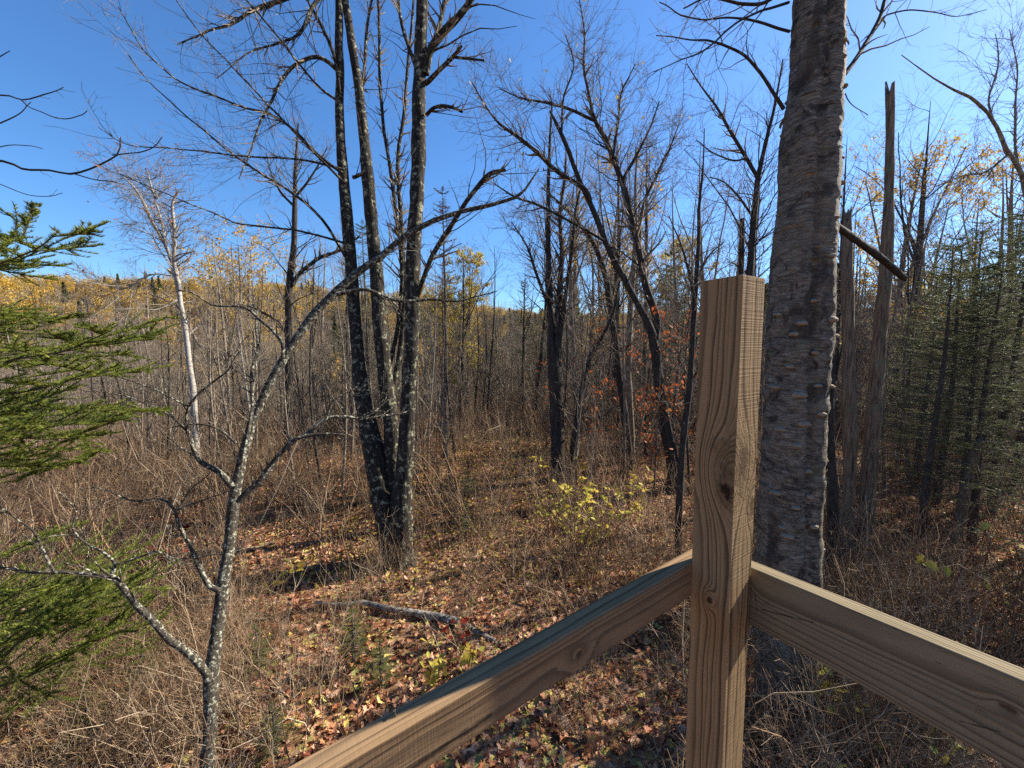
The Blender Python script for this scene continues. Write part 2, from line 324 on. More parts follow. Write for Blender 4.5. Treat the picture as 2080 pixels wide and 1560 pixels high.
def frames(r, n, tilt):
    """random frames (n,3,3): columns x,y,z of a leaf whose normal leans up to tilt radians"""
    a = r.random(n) * 6.283; b = r.random(n) * 6.283; t = tilt * r.random(n) ** .7
    z = np.stack([np.sin(t) * np.cos(b), np.sin(t) * np.sin(b), np.cos(t)], -1); x = np.stack([np.cos(a), np.sin(a), 0 * a], -1)
    y = nrm(np.cross(z, x)); x = np.cross(y, z); return np.stack([x, y, z], -1)
def add_leaves(mb, r, pos, size, tilt, shape=0, mi=0, curl=1.):
    S, T = ((OV, OVT), (MP, MPT))[shape]; n = len(pos); S = S * np.array([1, 1, curl]); Fm = frames(r, n, tilt)
    V = np.einsum('nij,kj->nki', Fm, S - np.array([0, .5, 0])) * np.asarray(size)[:, None, None] + np.asarray(pos)[:, None]
    mb.add(V.reshape(-1, 3), (np.arange(n)[:, None, None] * len(S) + T[None]).reshape(-1, 3), mi)

# ------------------------------------------------------------------ the railing corner
import bmesh
def board(name, sx, sy, sz, bev, mat, parent, seg=3, cuts=0, warp=0.0):
    bm = bmesh.new(); bmesh.ops.create_cube(bm, size=1.0)
    for v in bm.verts: v.co = Vector((v.co.x * sx, v.co.y * sy, v.co.z * sz))
    bmesh.ops.bevel(bm, geom=list(bm.edges), offset=bev, segments=seg, affect='EDGES', profile=.6)
    if cuts:
        long = [e for e in bm.edges if e.calc_length() > .6 * max(sx, sz)]
        bmesh.ops.subdivide_edges(bm, edges=long, cuts=cuts, use_grid_fill=True)
        for v in bm.verts:
            n_ = fbm(np.array([v.co.x * 9 + 5, v.co.y * 40, v.co.z * 9]), 3) - .5
            v.co += Vector((0 if sx > sz else n_ * warp, n_ * warp, n_ * warp if sx > sz else 0))
    me = bpy.data.meshes.new(name); bm.to_mesh(me); bm.free(); me.materials.append(mat)
    for p in me.polygons: p.use_smooth = False
    o = bpy.data.objects.new(name, me); col.objects.link(o); o.parent = parent; return o
nA = np.array([-math.sin(rad(58)), -math.cos(rad(58)), 0]); nB = np.array([math.sin(rad(32)), -math.cos(rad(32)), 0]); HP = .0445
corner = U(1497, 905, .80); pc = corner - HP * (nA + nB); ztop = U(1514, 557, .815)[2] - .009
rail_root = empty('deck_railing', (pc[0], pc[1], 0), 'raw wooden corner post with two plank rails meeting at the deck corner', 'railing')
zz = lambda py: U(1480, py, .84)[2]
zmid = (ztop - .1) / 2
pw = wood('post_wood', 2, (-.085, .06), [(.028, -HP, zz(952) - zmid, .028, .055, .35, 0.), (.030, -HP, zz(990) - zmid, .024, .01, 1., 1.), (HP, -.012, zz(935) - zmid, .050, .02, .6, 1.), (.000, -HP, zz(1237) - zmid, .010, .030, .95, 0.), (HP, .03, zz(1030) - zmid, .022, -.02, .3, .8), (.0, -HP, zz(905) - zmid, .014, .0, .25, .5)],
          (.37, .24, .115), (.05, .024, .010), (.25, .19, .12), .25, 118., (), 1.0, .035, .3, HP * .95)
post = board('post', 2 * HP, 2 * HP, ztop + .1, .0022, pw, rail_root, 2, 40, .0009); post.location = (0, 0, zmid)
post.matrix_basis = Matrix.Translation((.0124, 0, zmid)) @ Matrix.Rotation(-.013, 4, 'Y') @ Matrix.Rotation(rad(-58), 4, 'Z')
def rail(p1, p2, ext, back, hgt, mat, thick=.038, out=None, bev=.006):
    d = p2 - p1; d3 = d / np.linalg.norm(d); a = p1 - d3 * back; L = np.linalg.norm(d) * ext + back
    yv = np.cross([0, 0, 1.], d3); yv /= np.linalg.norm(yv)
    if np.dot(yv, out) < 0: yv = -yv
    zv = np.cross(d3, yv); s = 1 if zv[2] > 0 else -1; zv = zv * s
    c = a + d3 * L / 2 + yv * (thick / 2 + .001) - zv * hgt / 2
    o = board('rail', L, thick, hgt, bev, mat, rail_root, 3, 30, .0016)
    o.matrix_basis = Matrix(((d3[0], yv[0], zv[0], c[0] - pc[0]), (d3[1], yv[1], zv[1], c[1] - pc[1]), (d3[2], yv[2], zv[2], c[2]), (0, 0, 0, 1)))
    return o, L, d3, yv, zv
rc = pc + HP * (nB - nA); dR = to_px(np.array([rc[0], rc[1], 2.3]))[2]
lc = pc + HP * (nA - nB); dL = to_px(np.array([lc[0], lc[1], 2.3]))[2]
rw = wood('weathered_rail_wood', 0, (-.09, .05), [(-.47, -.019, .012, .016, .03, .5, 0.), (-.05, -.019, .02, .010, .01, .8, 0.)], (.29, .225, .13), (.045, .03, .017), (.18, .155, .10), .5, 120.,
          [((-.405, -.019, -.018), (-.30, -.019, .008), .004), ((-.50, -.019, -.03), (-.497, -.019, -.052), .0025), ((-.42, -.019, .012), (-.418, -.019, -.03), .0025), ((-.10, -.019, -.035), (-.06, -.019, -.02), .003)], .15, .03, .5)
lw = wood('grey_rail_wood', 0, (-.08, -.03), [(.1, -.019, -.02, .024, .02, .4, .3), (-.35, -.019, -.01, .014, .015, .8, 0.)], (.30, .185, .09), (.05, .026, .012), (.23, .16, .098), .5, 120.,
          [((.05, -.019, -.028), (-.16, -.019, -.02), .014), ((.26, -.019, -.02), (.20, -.019, -.028), .008)], .15, .03, .5)
R1, R2 = U(1536, 1158, dR), U(2015, 1358, dR * .63); L1, L2 = U(1408, 1142, dL), U(960, 1400, dL * .655)
rail(R1, R2, 2.6, .085, .134, rw, out=-nA, bev=.0035); rail(L1, L2, 2.6, .085, .087, lw, out=-nB, bev=.0075)

lr = [o for o in rail_root.children if o.name.startswith('rail')][-1]
for fx_ in (-.02, .3):
    nb_ = MB(); nb_.tubes(np.array([[0, 0, -.004], [0, .001, .004], [.001, .002, .009]]), np.array([.0013, .0012, .0011]), 8); nb_.tubes(np.array([[.001, .002, .009], [.001, .002, .0102], [.001, .002, .0104]]), np.array([.0028, .0028, .0003]), 8)
    o = nb_.build('nail', M['snag'], lr); o.location = (fx_, .004, .0435)

# ------------------------------------------------------------------ trees: builders
def growpool(r, pools, n, **kw):
    ln = [np.linalg.norm(np.diff(P, axis=1), axis=2).sum() for P, R in pools]; tot = sum(ln); o = [grow(r, P, R, int(round(n * l / tot)), **kw) for (P, R), l in zip(pools, ln)]
    return np.concatenate([a for a, b in o]), np.concatenate([b for a, b in o])
def needles(mb, r, P, n_per, ln, wd, mi=0, flat=None, fwd=.7):
    N, k, _ = P.shape
    if N == 0: return
    i = np.repeat(np.arange(N), n_per); n = len(i); x = r.random(n) * (k - 1) * .9999; a = x.astype(int); f = (x - a)[:, None]
    p = P[i, a] * (1 - f) + P[i, a + 1] * f; T = nrm(P[i, a + 1] - P[i, a])
    if flat is None: q = nrm(np.cross(T, r.normal(size=(n, 3))))
    else:
        S = nrm(np.cross(T, np.array([0, 0, 1.]) + 0 * T)) * np.where(r.random(n) < .5, 1, -1)[:, None]; upv = np.cross(S, T); upv *= np.sign(upv[:, 2:3] + 1e-6)
        q = nrm(S + upv * (flat * r.random(n))[:, None])
    d = nrm(fwd * T + q); l = ln * (.7 + .5 * r.random(n))[:, None]; sd = nrm(np.cross(d, T)) * wd * .5; sd = np.where(r.random((n, 1)) < .5, sd, nrm(np.cross(d, sd)) * wd * .5)
    V = np.stack([p - sd, p + sd, p + d * l], 1); mb.add(V.reshape(-1, 3), (np.arange(n)[:, None] * 3 + np.arange(3)[None]), mi)
def tree(name, label, cat, trunks, limbs=(), lv=((30, {}), (150, {}), (500, {})), mat='grey', tmat='twig', group=None, seed=1, leaves=None, sides=12, base=None):
    r = np.random.default_rng(seed); TP, TR = zip(*[trace(p, a, b, ground=True, wob=.03, seed=seed + 7 * i) for i, (p, a, b) in enumerate(trunks)])
    b0 = base if base is not None else TP[0][0].copy(); root = empty(name, b0, label, cat, group)
    for P, R in zip(TP, TR):
        mb = MB(); K2 = 70; s = np.linspace(0, KT - 1, K2); P2 = np.stack([np.interp(s, np.arange(KT), P[:, a]) for a in range(3)], -1); R2 = np.interp(s, np.arange(KT), R)
        R2 = R2 * (1 + .22 * (fbm(np.stack([P2[:, 2] * 5, P2[:, 0], P2[:, 1]], -1), 3) - .5)); mb.tubes(P2, R2, sides); v = mb.v[0]
        ctr = np.repeat(P2, sides, 0); off = v - ctr; mb.v[0] = (ctr + off * (1 + .35 * (fbm(v * np.array([16, 16, 5.]), 3) - .5))[:, None]).astype(np.float32)
        if R2.max() > .07:                                           # root flare
            hz = np.clip((v[:, 2] - P[0, 2]) / .45, 0, 1); mb.v[0] = (mb.v[0] + off * (.6 * (1 - hz) ** 2 * (.6 + .8 * vnoise(v * 9)))[:, None]).astype(np.float32)
        mb.build('trunk', M[mat], root, origin=b0)
    cr = MB(); lim = [trace(p, a, b, wob=.03, seed=seed + 31 * i) for i, (p, a, b) in enumerate(limbs)]
    LP = np.array([x[0] for x in lim]) if lim else np.zeros((0, KT, 3)); LR = np.array([x[1] for x in lim]) if lim else np.zeros((0, KT))
    cr.tubes(LP, LR, 7, 0); pools = [(np.array(TP), np.array(TR))] + ([(LP, LR)] if lim else [])
    allp = list(pools)
    dflt = [dict(t=(.35, 1), ang=(30, 65), L=(.7, 1.6), k=8, up=.25, wob=.19, rr=.24, rmin=.004), dict(t=(.15, 1), ang=(30, 60), L=(.3, .8), k=5, up=.2, wob=.13, rr=.55, rmin=.0022), dict(t=(.1, 1), ang=(30, 60), L=(.1, .32), k=4, up=.2, wob=.12, rr=.6, rmin=.0014)]
    last = None
    for i, (n, kw) in enumerate(lv):
        src = pools if i == 0 else ([last] + ([(LP, LR)] if lim else []))
        if i == 0 and kw.get('limbs_only') and lim: src = [(LP, LR)]
        a = dict(dflt[min(i, 2)]); a.update({k: v for k, v in kw.items() if k != 'limbs_only'})
        if not n: continue
        last = growpool(r, src, n, **a); cr.tubes(*last, (5, 4, 3)[min(i, 2)] if i < 2 else 3, 0 if i == 0 else 1)
        allp.append(last)
    mats = [M[mat], M[tmat]]
    if leaves:
        lm, n, size, tilt = leaves; src = allp[-1][0]; i = r.integers(0, len(src), n); pos = src[i, r.integers(1, src.shape[1], n)] + r.normal(size=(n, 3)) * .02
        lf = MB(); add_leaves(lf, r, pos, size * (.7 + .6 * r.random(n)), tilt, 0); tag(lf.build('leaves', M[lm], root, origin=b0), kind='stuff')
    if cr.n: cr.build('crown', mats, root, origin=b0)
    return root

# ------------------------------------------------------------------ the big peeling birch behind the post
r = np.random.default_rng(5)
BD = 2.95
bc = [(1668, -60, 112), (1663, 0, 114), (1658, 150, 118), (1645, 280, 130), (1640, 400, 132), (1630, 520, 138), (1622, 700, 138), (1612, 850, 136), (1604, 1000, 134), (1598, 1150, 132), (1594, 1300, 132), (1592, 1450, 140)]
P, R = trace(bc[::-1], BD, BD - .12, K=220)
birch = empty('birch_tree', P[0], 'massive old birch with grey peeling bark and bracket fungi behind the post', 'tree')
S_ = 96; mb = MB(); mb.tubes(P, R, S_); v = mb.v[0].astype(float); ctr = np.repeat(P, S_, 0); off = v - ctr; dirn = nrm(off); azm = np.arctan2(dirn[:, 0], -dirn[:, 1])
t_ = np.repeat(np.linspace(0, 1, len(P)), S_); seam = -.12 + .16 * np.sin(t_ * 5 + 1); ds = np.abs((azm - seam + np.pi) % (2 * np.pi) - np.pi)
sc1 = 1 - .17 * np.exp(-(ds / .13) ** 2) + .07 * np.exp(-((ds - .6) / .4) ** 2)
hn = fbm(v * np.array([6, 6, 11.]), 4) - .5; hb = fbm(v * np.array([20, 20, 30.]) + 9, 4) - .5; big = fbm(v * np.array([3, 3, 2.6]) + 3, 3) - .5
ridge = np.clip(hn * 6, -.4, .5); rough = sstep(.40, .62, fbm(v * np.array([4, 4, 3.]) + 21, 3)); hb = hb * (.2 + .9 * rough); ridge = ridge * (.25 + .7 * rough)
mb.v[0] = (ctr + off * (sc1 + .13 * big + .07 * ridge + .09 * hb)[:, None] * .98).astype(np.float32); surf = mb.v[0].reshape(len(P), S_, 3)
mb.build('trunk', M['obirch'], birch, origin=P[0])
fl = MB()                                                          # curls of loose bark
for q in range(170):
    i = int(r.integers(14, 210)); j = int(r.integers(0, S_)); c = surf[i, j]; n_ = nrm(c - P[i]); 
    if n_[1] > .5: continue
    tan = nrm(np.cross([0, 0, 1.], n_)); wv = .012 + .07 * r.random() ** 2.2; hv = .006 + .03 * r.random() ** 2; m_ = 5; cu = r.random() * .9 + .2; a = np.linspace(-.5, .5, m_); upc = 1 if r.random() < .7 else -1
    rows = []
    for e in np.linspace(0, 1, 4): rows.append([c + tan * (x * wv * 2 + .01 * math.sin(q)) + np.array([0, 0, 1.]) * upc * hv * e * math.cos(cu * e) + n_ * (.002 + hv * math.sin(cu * e) * .8 - abs(x) ** 2 * wv * .5) for x in a])
    fl.add(np.array(rows).reshape(-1, 3), [[y * m_ + x, y * m_ + x + 1, (y + 1) * m_ + x + 1, (y + 1) * m_ + x] for y in range(3) for x in range(m_ - 1)])
tag(fl.build('peeling_bark', M['obirch'], birch, origin=P[0]), kind='stuff')
def conk(seed):                                                    # a half-disc bracket fungus, local: grows to -Y
    m_ = MB(); vs = []; nth, nr = 13, 5
    rq = np.random.default_rng(seed)
    for e, (sr, sz) in enumerate([(.0, .55), (.6, .50), (.95, .22), (1., .02), (.9, -.22), (.45, -.34), (.0, -.45)]):
        for k in range(nth):
            a = math.pi * k / (nth - 1); q = sr * (1 + .12 * rq.normal() * (sr > .5)); vs.append((q * math.cos(a) * 1.0, .12 - q * math.sin(a) * .85, sz * .62 + .02 * rq.normal()))
    m_.add(vs, [[y * nth + x, y * nth + x + 1, (y + 1) * nth + x + 1, (y + 1) * nth + x] for y in range(6) for x in range(nth - 1)]); return m_.mesh('bracket_fungus', M['fungus'])
CM = [conk(k) for k in range(4)]
spots = [(1590, 1070), (1575, 998), (1618, 905), (1660, 782), (1666, 690), (1626, 660), (1613, 676), (1575, 790), (1695, 685), (1699, 790), (1672, 905), (1634, 860), (1645, 1010), (1602, 742), (1600, 1090), (1650, 610), (1712, 320), (1712, 372), (1712, 105), (1716, 82), (1708, 400), (1717, 175), (1580, 640), (1660, 500), (1690, 520), (1640, 957), (1655, 720), (1625, 800), (1670, 842), (1700, 440), (1606, 548), (1585, 870), (1655, 1068), (1615, 1030), (1690, 650)]
flat_ = surf.reshape(-1, 3); fx, fy, fd = to_px(flat_); vis = nrm(flat_ - np.repeat(P, S_, 0))[:, 1] < .25
for k, (x, y) in enumerate(spots):
    dd = (fx - x) ** 2 + (fy - y) ** 2 + np.where(vis, 0, 1e6); c = flat_[dd.argmin()]; ci = dd.argmin() // S_; n_ = nrm((c - P[ci]) * np.array([1, 1, 0]))
    o = bpy.data.objects.new('bracket_fungus', CM[k % 4]); col.objects.link(o); o.parent = birch; o.location = c - P[0]; s = (.020 + .016 * ((k * 37) % 10) / 10) * (1.25 if y > 600 else .9)
    o.scale = (s * 1.05, s * 1.05, s * (1.35 + .08 * (k % 7))); o.rotation_euler = (0, 0, math.atan2(n_[1], n_[0]) + math.pi / 2)
cr = MB(); BL = [([(1592, 222, 9.0), (1568, 182, 7.5), (1541, 141, 6.8), (1508, 108, 6.0), (1447, 84, 4.5), (1397, 81, 3.0), (1330, 70, 2.0)], 2.9, 2.5), ([(1604, 64, 6.8), (1568, 52, 6.0), (1521, 40, 5.2), (1464, 37, 3.8), (1400, 34, 3.0), (1340, 5, 2.0)], 2.9, 2.6), ([(1602, 5, 6.8), (1541, 20, 5.2), (1481, 61, 4.5), (1430, 104, 3.8), (1380, 125, 2.2), (1330, 145, 2.0)], 2.9, 2.3),
  ([(1716, 150, 12.8), (1744, 108, 11.2), (1777, 57, 10.5), (1797, 7, 9.8), (1812, -60, 8.2)], 2.9, 3.4), ([(1780, 54, 5.2), (1801, 30, 4.5), (1844, 20, 3.8), (1902, 27, 3.0), (1952, 30, 2.2), (2003, 20, 2.0)], 3.2, 3.4), ([(1604, -40, 12.0), (1560, 0, 8.2), (1500, 8, 6.8), (1440, -5, 4.5), (1390, 15, 3.0)], 2.9, 2.6), ([(1717, 190, 3.0), (1735, 215, 2.2), (1762, 235, 2.0)], 2.9, 3.0)]
lim = [trace(*b, wob=.03, seed=k) for k, b in enumerate(BL)]; LP = np.array([a for a, b in lim]); LR = np.array([b for a, b in lim]); cr.tubes(LP, LR, 7, 0)
A1 = grow(r, LP, LR, 60, t=(.2, 1), L=(.2, .6), k=6, up=.05, wob=.2, rmin=.0022); A2 = grow(r, *A1, 200, L=(.08, .28), k=4, up=.1, rmin=.0012); cr.tubes(*A1, 4, 1); cr.tubes(*A2, 3, 1)
cr.build('crown', [M['darkbark'], M['twig']], birch, origin=P[0])

# ------------------------------------------------------------------ snags on the right
def dead_trunk(name, label, pts, d0, d1, seed, jag=.25, mat='snag', spl=True):
    P, R = trace(pts, d0, d1, K=KT, ground=True); s = np.linspace(0, KT - 1, 90); P = np.stack([np.interp(s, np.arange(KT), P[:, a]) for a in range(3)], -1); R = np.interp(s, np.arange(KT), R)
    mb = MB(); mb.tubes(P, R, 26); v = mb.v[0].astype(float); c = np.repeat(P, 26, 0); off = v - c; mb.v[0] = (c + off * (1 + .42 * (fbm(v * np.array([22, 22, 2.2]) + seed, 4) - .5) + .3 * (fbm(v * 3. + seed * 3, 2) - .5))[:, None]).astype(np.float32)
    top = mb.v[0].reshape(90, 26, 3); T = nrm(P[-1] - P[-3]); j = (vnoise(np.stack([np.arange(26) * .45, np.full(26, seed * 1.7), np.zeros(26)], -1)) - .45) * jag
    for k in range(6): top[-1 - k] += T * (j * (1 - k / 6))[:, None]
    if spl:
        cc = np.repeat(P[-1:] - T * .05, 26, 0); n0 = mb.n; mb.add(np.concatenate([top[-1], P[-1:] - T * .04]), [[a, (a + 1) % 26, 26] for a in range(26)])
    o = mb.build(name, M[mat], None, origin=P[0]); return tag(o, label, 'dead tree', 'dead standing trunks right of the birch')
dead_trunk('snag', 'tall straight grey-brown snag with jagged snapped top against the sky', [(1752, 1135, 38.7), (1762, 1000, 35.2), (1775, 850, 33.4), (1785, 700, 31.7), (1795, 600, 29.9), (1804, 450, 24.6), (1808, 300, 21.1), (1808, 182, 19.4)], 5.0, 4.75, 1, .3)
dead_trunk('snag', 'knobbly dark dead trunk between the big birch and the tall snag', [(1712, 1145, 37.0), (1725, 991, 28.2), (1728, 890, 31.7), (1725, 823, 33.4), (1725, 722, 26.4), (1722, 621, 27.3), (1720, 520, 24.6), (1722, 440, 19.4)], 4.9, 4.8, 4, .35)
dead_trunk('snag', 'short leaning dark stem close against the birch foot', [(1690, 1145, 29.9), (1692, 1000, 23.8), (1684, 857, 21.1), (1690, 740, 14.1)], 4.4, 4.5, 7, .3, 'darkbark')
dead_trunk('snag', 'slanting splintered stump leaning among the dark spruce stems', [(1930, 1155, 26.4), (1966, 974, 23.8), (1979, 924, 22.9), (1998, 885, 15.8)], 5.1, 5.2, 9, .35)
P, R = trace([(1655, 432, 16), (1690, 454, 19), (1730, 481, 18), (1777, 515, 18), (1834, 562, 17)], 2.95, 4.55); mb = MB(); mb.tubes(P, R, 14); v = mb.v[0].astype(float); c = np.repeat(P, 14, 0); mb.v[0] = (c + (v - c) * (1 + .9 * (fbm(v * 17., 4) - .5))[:, None]).astype(np.float32)
T_ = nrm(P[-1] - P[-3]); vv = mb.v[0].reshape(-1, 14, 3)
for k in range(5): vv[-1 - k] += (T_ * ((vnoise(np.stack([np.arange(14) * .8, np.zeros(14), np.zeros(14)], -1)) - .5) * .26 * (1 - k / 5))[:, None]).astype(np.float32)
mb.add(np.concatenate([mb.v[0][-14:], P[-1:]]), [[a, (a + 1) % 14, 14] for a in range(14)])
tag(mb.build('fallen_limb', M['darkbark'], None, origin=P[0]), 'broken pole lodged between the big birch and the snapped snag', 'fallen limb')

# ------------------------------------------------------------------ the traced trees
tree('maple_clump', 'tall clump of three dark lichen-spotted maple trunks from one base', 'tree',
     [([(806, 1165, 62), (790, 1060, 56), (768, 960, 46), (752, 880, 42), (735, 800, 32), (725, 700, 28), (717, 600, 27), (706, 450, 25), (697, 350, 22), (690, 230, 19), (689, 100, 17), (687, 0, 16), (684, -90, 14)], 5.1, 5.4),
      ([(808, 1165, 52), (803, 1050, 44), (797, 900, 34), (786, 800, 31), (776, 700, 30), (768, 600, 29), (760, 500, 27), (751, 400, 26), (741, 300, 23), (729, 180, 19), (713, 80, 17), (700, 0, 16), (690, -90, 13)], 5.2, 5.1),
      ([(812, 1165, 56), (816, 1050, 44), (824, 920, 35), (831, 780, 30), (835, 700, 30), (838, 600, 32), (842, 500, 31), (848, 380, 29), (850, 280, 30), (853, 150, 27), (858, 0, 24), (862, -100, 21)], 5.0, 4.9)],
     [([(697, 353, 7), (640, 310, 6.5), (565, 239, 6), (488, 215, 5), (370, 168, 4), (320, 131, 3.5), (283, 91, 3), (256, 44, 2.5), (237, 10, 2)], 5.2, 3.8),
      ([(702, 522, 7), (656, 448, 6.5), (596, 394, 6), (539, 357, 5.5), (471, 313, 5), (404, 256, 4), (337, 199, 3.2), (283, 145, 2.6), (259, 111, 2)], 5.2, 3.7),
      ([(688, 145, 10), (660, 121, 9), (633, 114, 8.5), (599, 131, 8), (572, 165, 7), (555, 202, 6), (525, 256, 4.5), (505, 316, 3.5), (485, 363, 2)], 5.3, 4.4),
      ([(698, 345, 5.5), (670, 337, 5), (599, 323, 4.5), (505, 318, 4), (404, 308, 3.5), (337, 303, 3), (269, 296, 2.6), (232, 283, 2.2), (199, 259, 1.6)], 5.2, 3.9),
      ([(704, 495, 5.5), (640, 478, 5), (589, 468, 4.5), (488, 454, 4), (431, 431, 3.4), (360, 404, 3), (303, 377, 2.4), (242, 353, 2)], 5.1, 3.9),
      ([(690, -55, 14), (640, -30, 12), (572, 0, 10), (518, 20, 9), (471, 47, 7), (427, 64, 5), (360, 90, 3)], 5.3, 4.2),
      ([(690, -30, 10), (640, 5, 8), (606, 67, 6.5), (569, 87, 5), (505, 108, 3.5), (440, 160, 2)], 5.3, 4.4),
      ([(692, 209, 6), (640, 168, 5), (572, 84, 4.4), (501, 0, 4), (450, -60, 3)], 5.3, 4.4),
      ([(700, 372, 6), (640, 312, 5), (572, 242, 4.6), (525, 192, 4), (471, 135, 3.6), (404, 64, 3), (357, 0, 2.5), (330, -40, 2)], 5.2, 4.0),
      ([(690, 190, 9), (680, 120, 8), (655, 60, 7), (625, 0, 6), (600, -60, 5)], 5.3, 5.2),
      ([(864, 150, 18), (872, 105, 17), (895, 70, 16), (930, 35, 14), (958, 0, 12), (985, -60, 10)], 4.9, 4.6), ([(868, 120, 11), (884, 80, 10), (900, 20, 9), (912, -60, 8)], 4.9, 5.2),
      ([(864, 170, 11), (885, 148, 9), (918, 116, 8), (938, 92, 5)], 4.9, 4.6), ([(918, 114, 6), (950, 117, 5), (982, 121, 4)], 4.7, 4.5), ([(866, 234, 8), (880, 220, 7), (900, 216, 7), (922, 220, 6), (940, 228, 5)], 4.9, 4.6),
      ([(846, 610, 10), (862, 560, 10), (880, 515, 10), (926, 444, 10), (959, 394, 9), (985, 362, 10), (1003, 350, 9), (1027, 345, 6)], 4.95, 4.5),
      ([(790, 745, 10), (806, 680, 9), (816, 600, 9), (815, 520, 8), (800, 400, 8), (785, 300, 7), (772, 180, 7), (770, 60, 6), (765, -60, 5)], 5.3, 5.6), ([(800, 780, 12), (815, 700, 11), (822, 560, 10), (812, 420, 9), (808, 330, 8), (820, 230, 7), (828, 150, 6), (842, -40, 5)], 5.3, 5.7),
      ([(770, 530, 7), (800, 500, 6), (840, 455, 5)], 5.1, 5.4), ([(716, 360, 8), (735, 352, 8), (748, 362, 7)], 5.1, 5.1), ([(715, 120, 9), (735, 180, 8), (745, 60, 6), (760, -40, 5)], 5.2, 5.6), ([(846, 140, 9), (828, 90, 8), (815, 40, 7), (806, -40, 6)], 4.9, 5.3)],
     ((190, dict(limbs_only=1, t=(.1, 1), L=(.5, 1.4), k=6, up=.22, ang=(25, 55), rmin=.0026)), (900, dict(L=(.15, .6), rmin=.0018)), (2600, dict(L=(.06, .24), rmin=.0013, up=.3))), 'maple', 'twig', None, 11)
SAP = tree('lichen_sapling', 'leaning foreground sapling with pale lichen crust and long arching top', 'tree',
     [([(414, 1680, 34), (424, 1500, 32), (429, 1420, 31), (436, 1330, 30), (446, 1240, 29), (458, 1150, 28), (468, 1080, 27), (477, 1010, 26), (488, 950, 22), (501, 890, 20), (521, 835, 18), (550, 780, 18), (580, 725, 17), (620, 660, 17), (660, 612, 16), (705, 572, 15), (745, 538, 14), (790, 510, 13), (831, 470, 11), (872, 448, 10), (939, 427, 9), (993, 417, 8), (1060, 397, 6), (1094, 345, 3)], 2.1, 3.3)],
     [([(424, 1380, 20), (401, 1348, 19), (353, 1304, 18), (303, 1257, 18), (269, 1223, 17), (242, 1180, 16), (226, 1168, 14), (168, 1168, 11), (111, 1163, 10), (50, 1163, 9), (0, 1153, 8), (-60, 1140, 6)], 2.1, 1.75), ([(111, 1161, 8), (98, 1139, 7), (84, 1109, 7), (64, 1072, 6), (20, 1042, 5), (-30, 1020, 3)], 1.85, 1.8),
      ([(232, 1163, 7), (232, 1143, 7), (205, 1122, 7), (178, 1109, 6), (151, 1075, 5), (149, 1040, 4), (120, 1000, 3)], 1.95, 2.0), ([(236, 1145, 5), (262, 1140, 6), (296, 1131, 5), (323, 1124, 5), (363, 1134, 4), (404, 1131, 3.5), (454, 1122, 2.5)], 1.95, 2.2),
      ([(450, 1202, 14), (421, 1186, 13), (397, 1146, 12), (380, 1102, 10), (364, 1069, 9), (352, 1035, 7), (328, 1020, 6), (276, 1018, 5), (230, 1002, 4), (185, 988, 3)], 2.15, 2.1), ([(354, 1036, 5), (385, 1024, 5), (414, 1015, 4), (440, 1005, 3), (468, 994, 2)], 2.12, 2.2), ([(360, 1032, 4), (380, 1005, 3.5), (405, 980, 3), (432, 955, 2)], 2.12, 2.2),
      ([(472, 990, 16), (441, 954, 14), (407, 937, 13), (390, 907, 11), (379, 873, 9), (380, 845, 8), (386, 825, 7), (402, 803, 6), (427, 779, 5), (458, 752, 4), (488, 712, 3)], 2.2, 2.2), ([(380, 872, 6), (355, 852, 5), (330, 836, 5), (276, 813, 4), (230, 800, 3), (170, 790, 2)], 2.2, 2.0), ([(382, 825, 5), (345, 805, 4), (303, 786, 3.5), (236, 762, 2.6), (200, 745, 2)], 2.2, 2.1),
      ([(484, 1020, 14), (506, 992, 14), (528, 971, 13), (552, 940, 12), (572, 917, 11), (600, 893, 10), (630, 884, 8), (665, 882, 6), (700, 884, 4)], 2.15, 2.3), ([(612, 890, 8), (640, 868, 8), (666, 850, 8), (700, 846, 7), (740, 850, 6), (774, 845, 5), (805, 842, 4), (831, 833, 3), (850, 822, 2)], 2.25, 2.6), ([(662, 853, 5), (672, 825, 4), (690, 805, 3), (722, 790, 2)], 2.3, 2.4), ([(740, 848, 4), (770, 825, 3), (800, 800, 2), (815, 775, 1.6)], 2.4, 2.6),
      ([(490, 945, 8), (502, 880, 8), (512, 820, 8), (515, 762, 7), (520, 708, 6), (521, 655, 5), (528, 600, 3)], 2.2, 2.6), ([(574, 729, 9), (573, 698, 9), (556, 675, 8), (535, 655, 8), (501, 624, 6), (460, 619, 5), (427, 618, 4), (384, 594, 3), (350, 590, 2)], 2.45, 2.5),
      ([(684, 597, 10), (712, 592, 9), (740, 589, 8), (774, 599, 8), (825, 609, 7), (875, 606, 6), (926, 609, 4), (969, 601, 3), (1010, 590, 2)], 2.65, 3.0), ([(480, 900, 6), (440, 868, 5), (400, 862, 4), (350, 868, 3)], 2.2, 2.2)],
     ((90, dict(limbs_only=1, t=(.3, 1), L=(.2, .5), k=6, up=.18, wob=.2, rmin=.0016)), (240, dict(L=(.08, .28), rmin=.0009)), (160, dict(L=(.05, .12), rmin=.0007))), 'sapling', 'sapling', None, 12, sides=20)
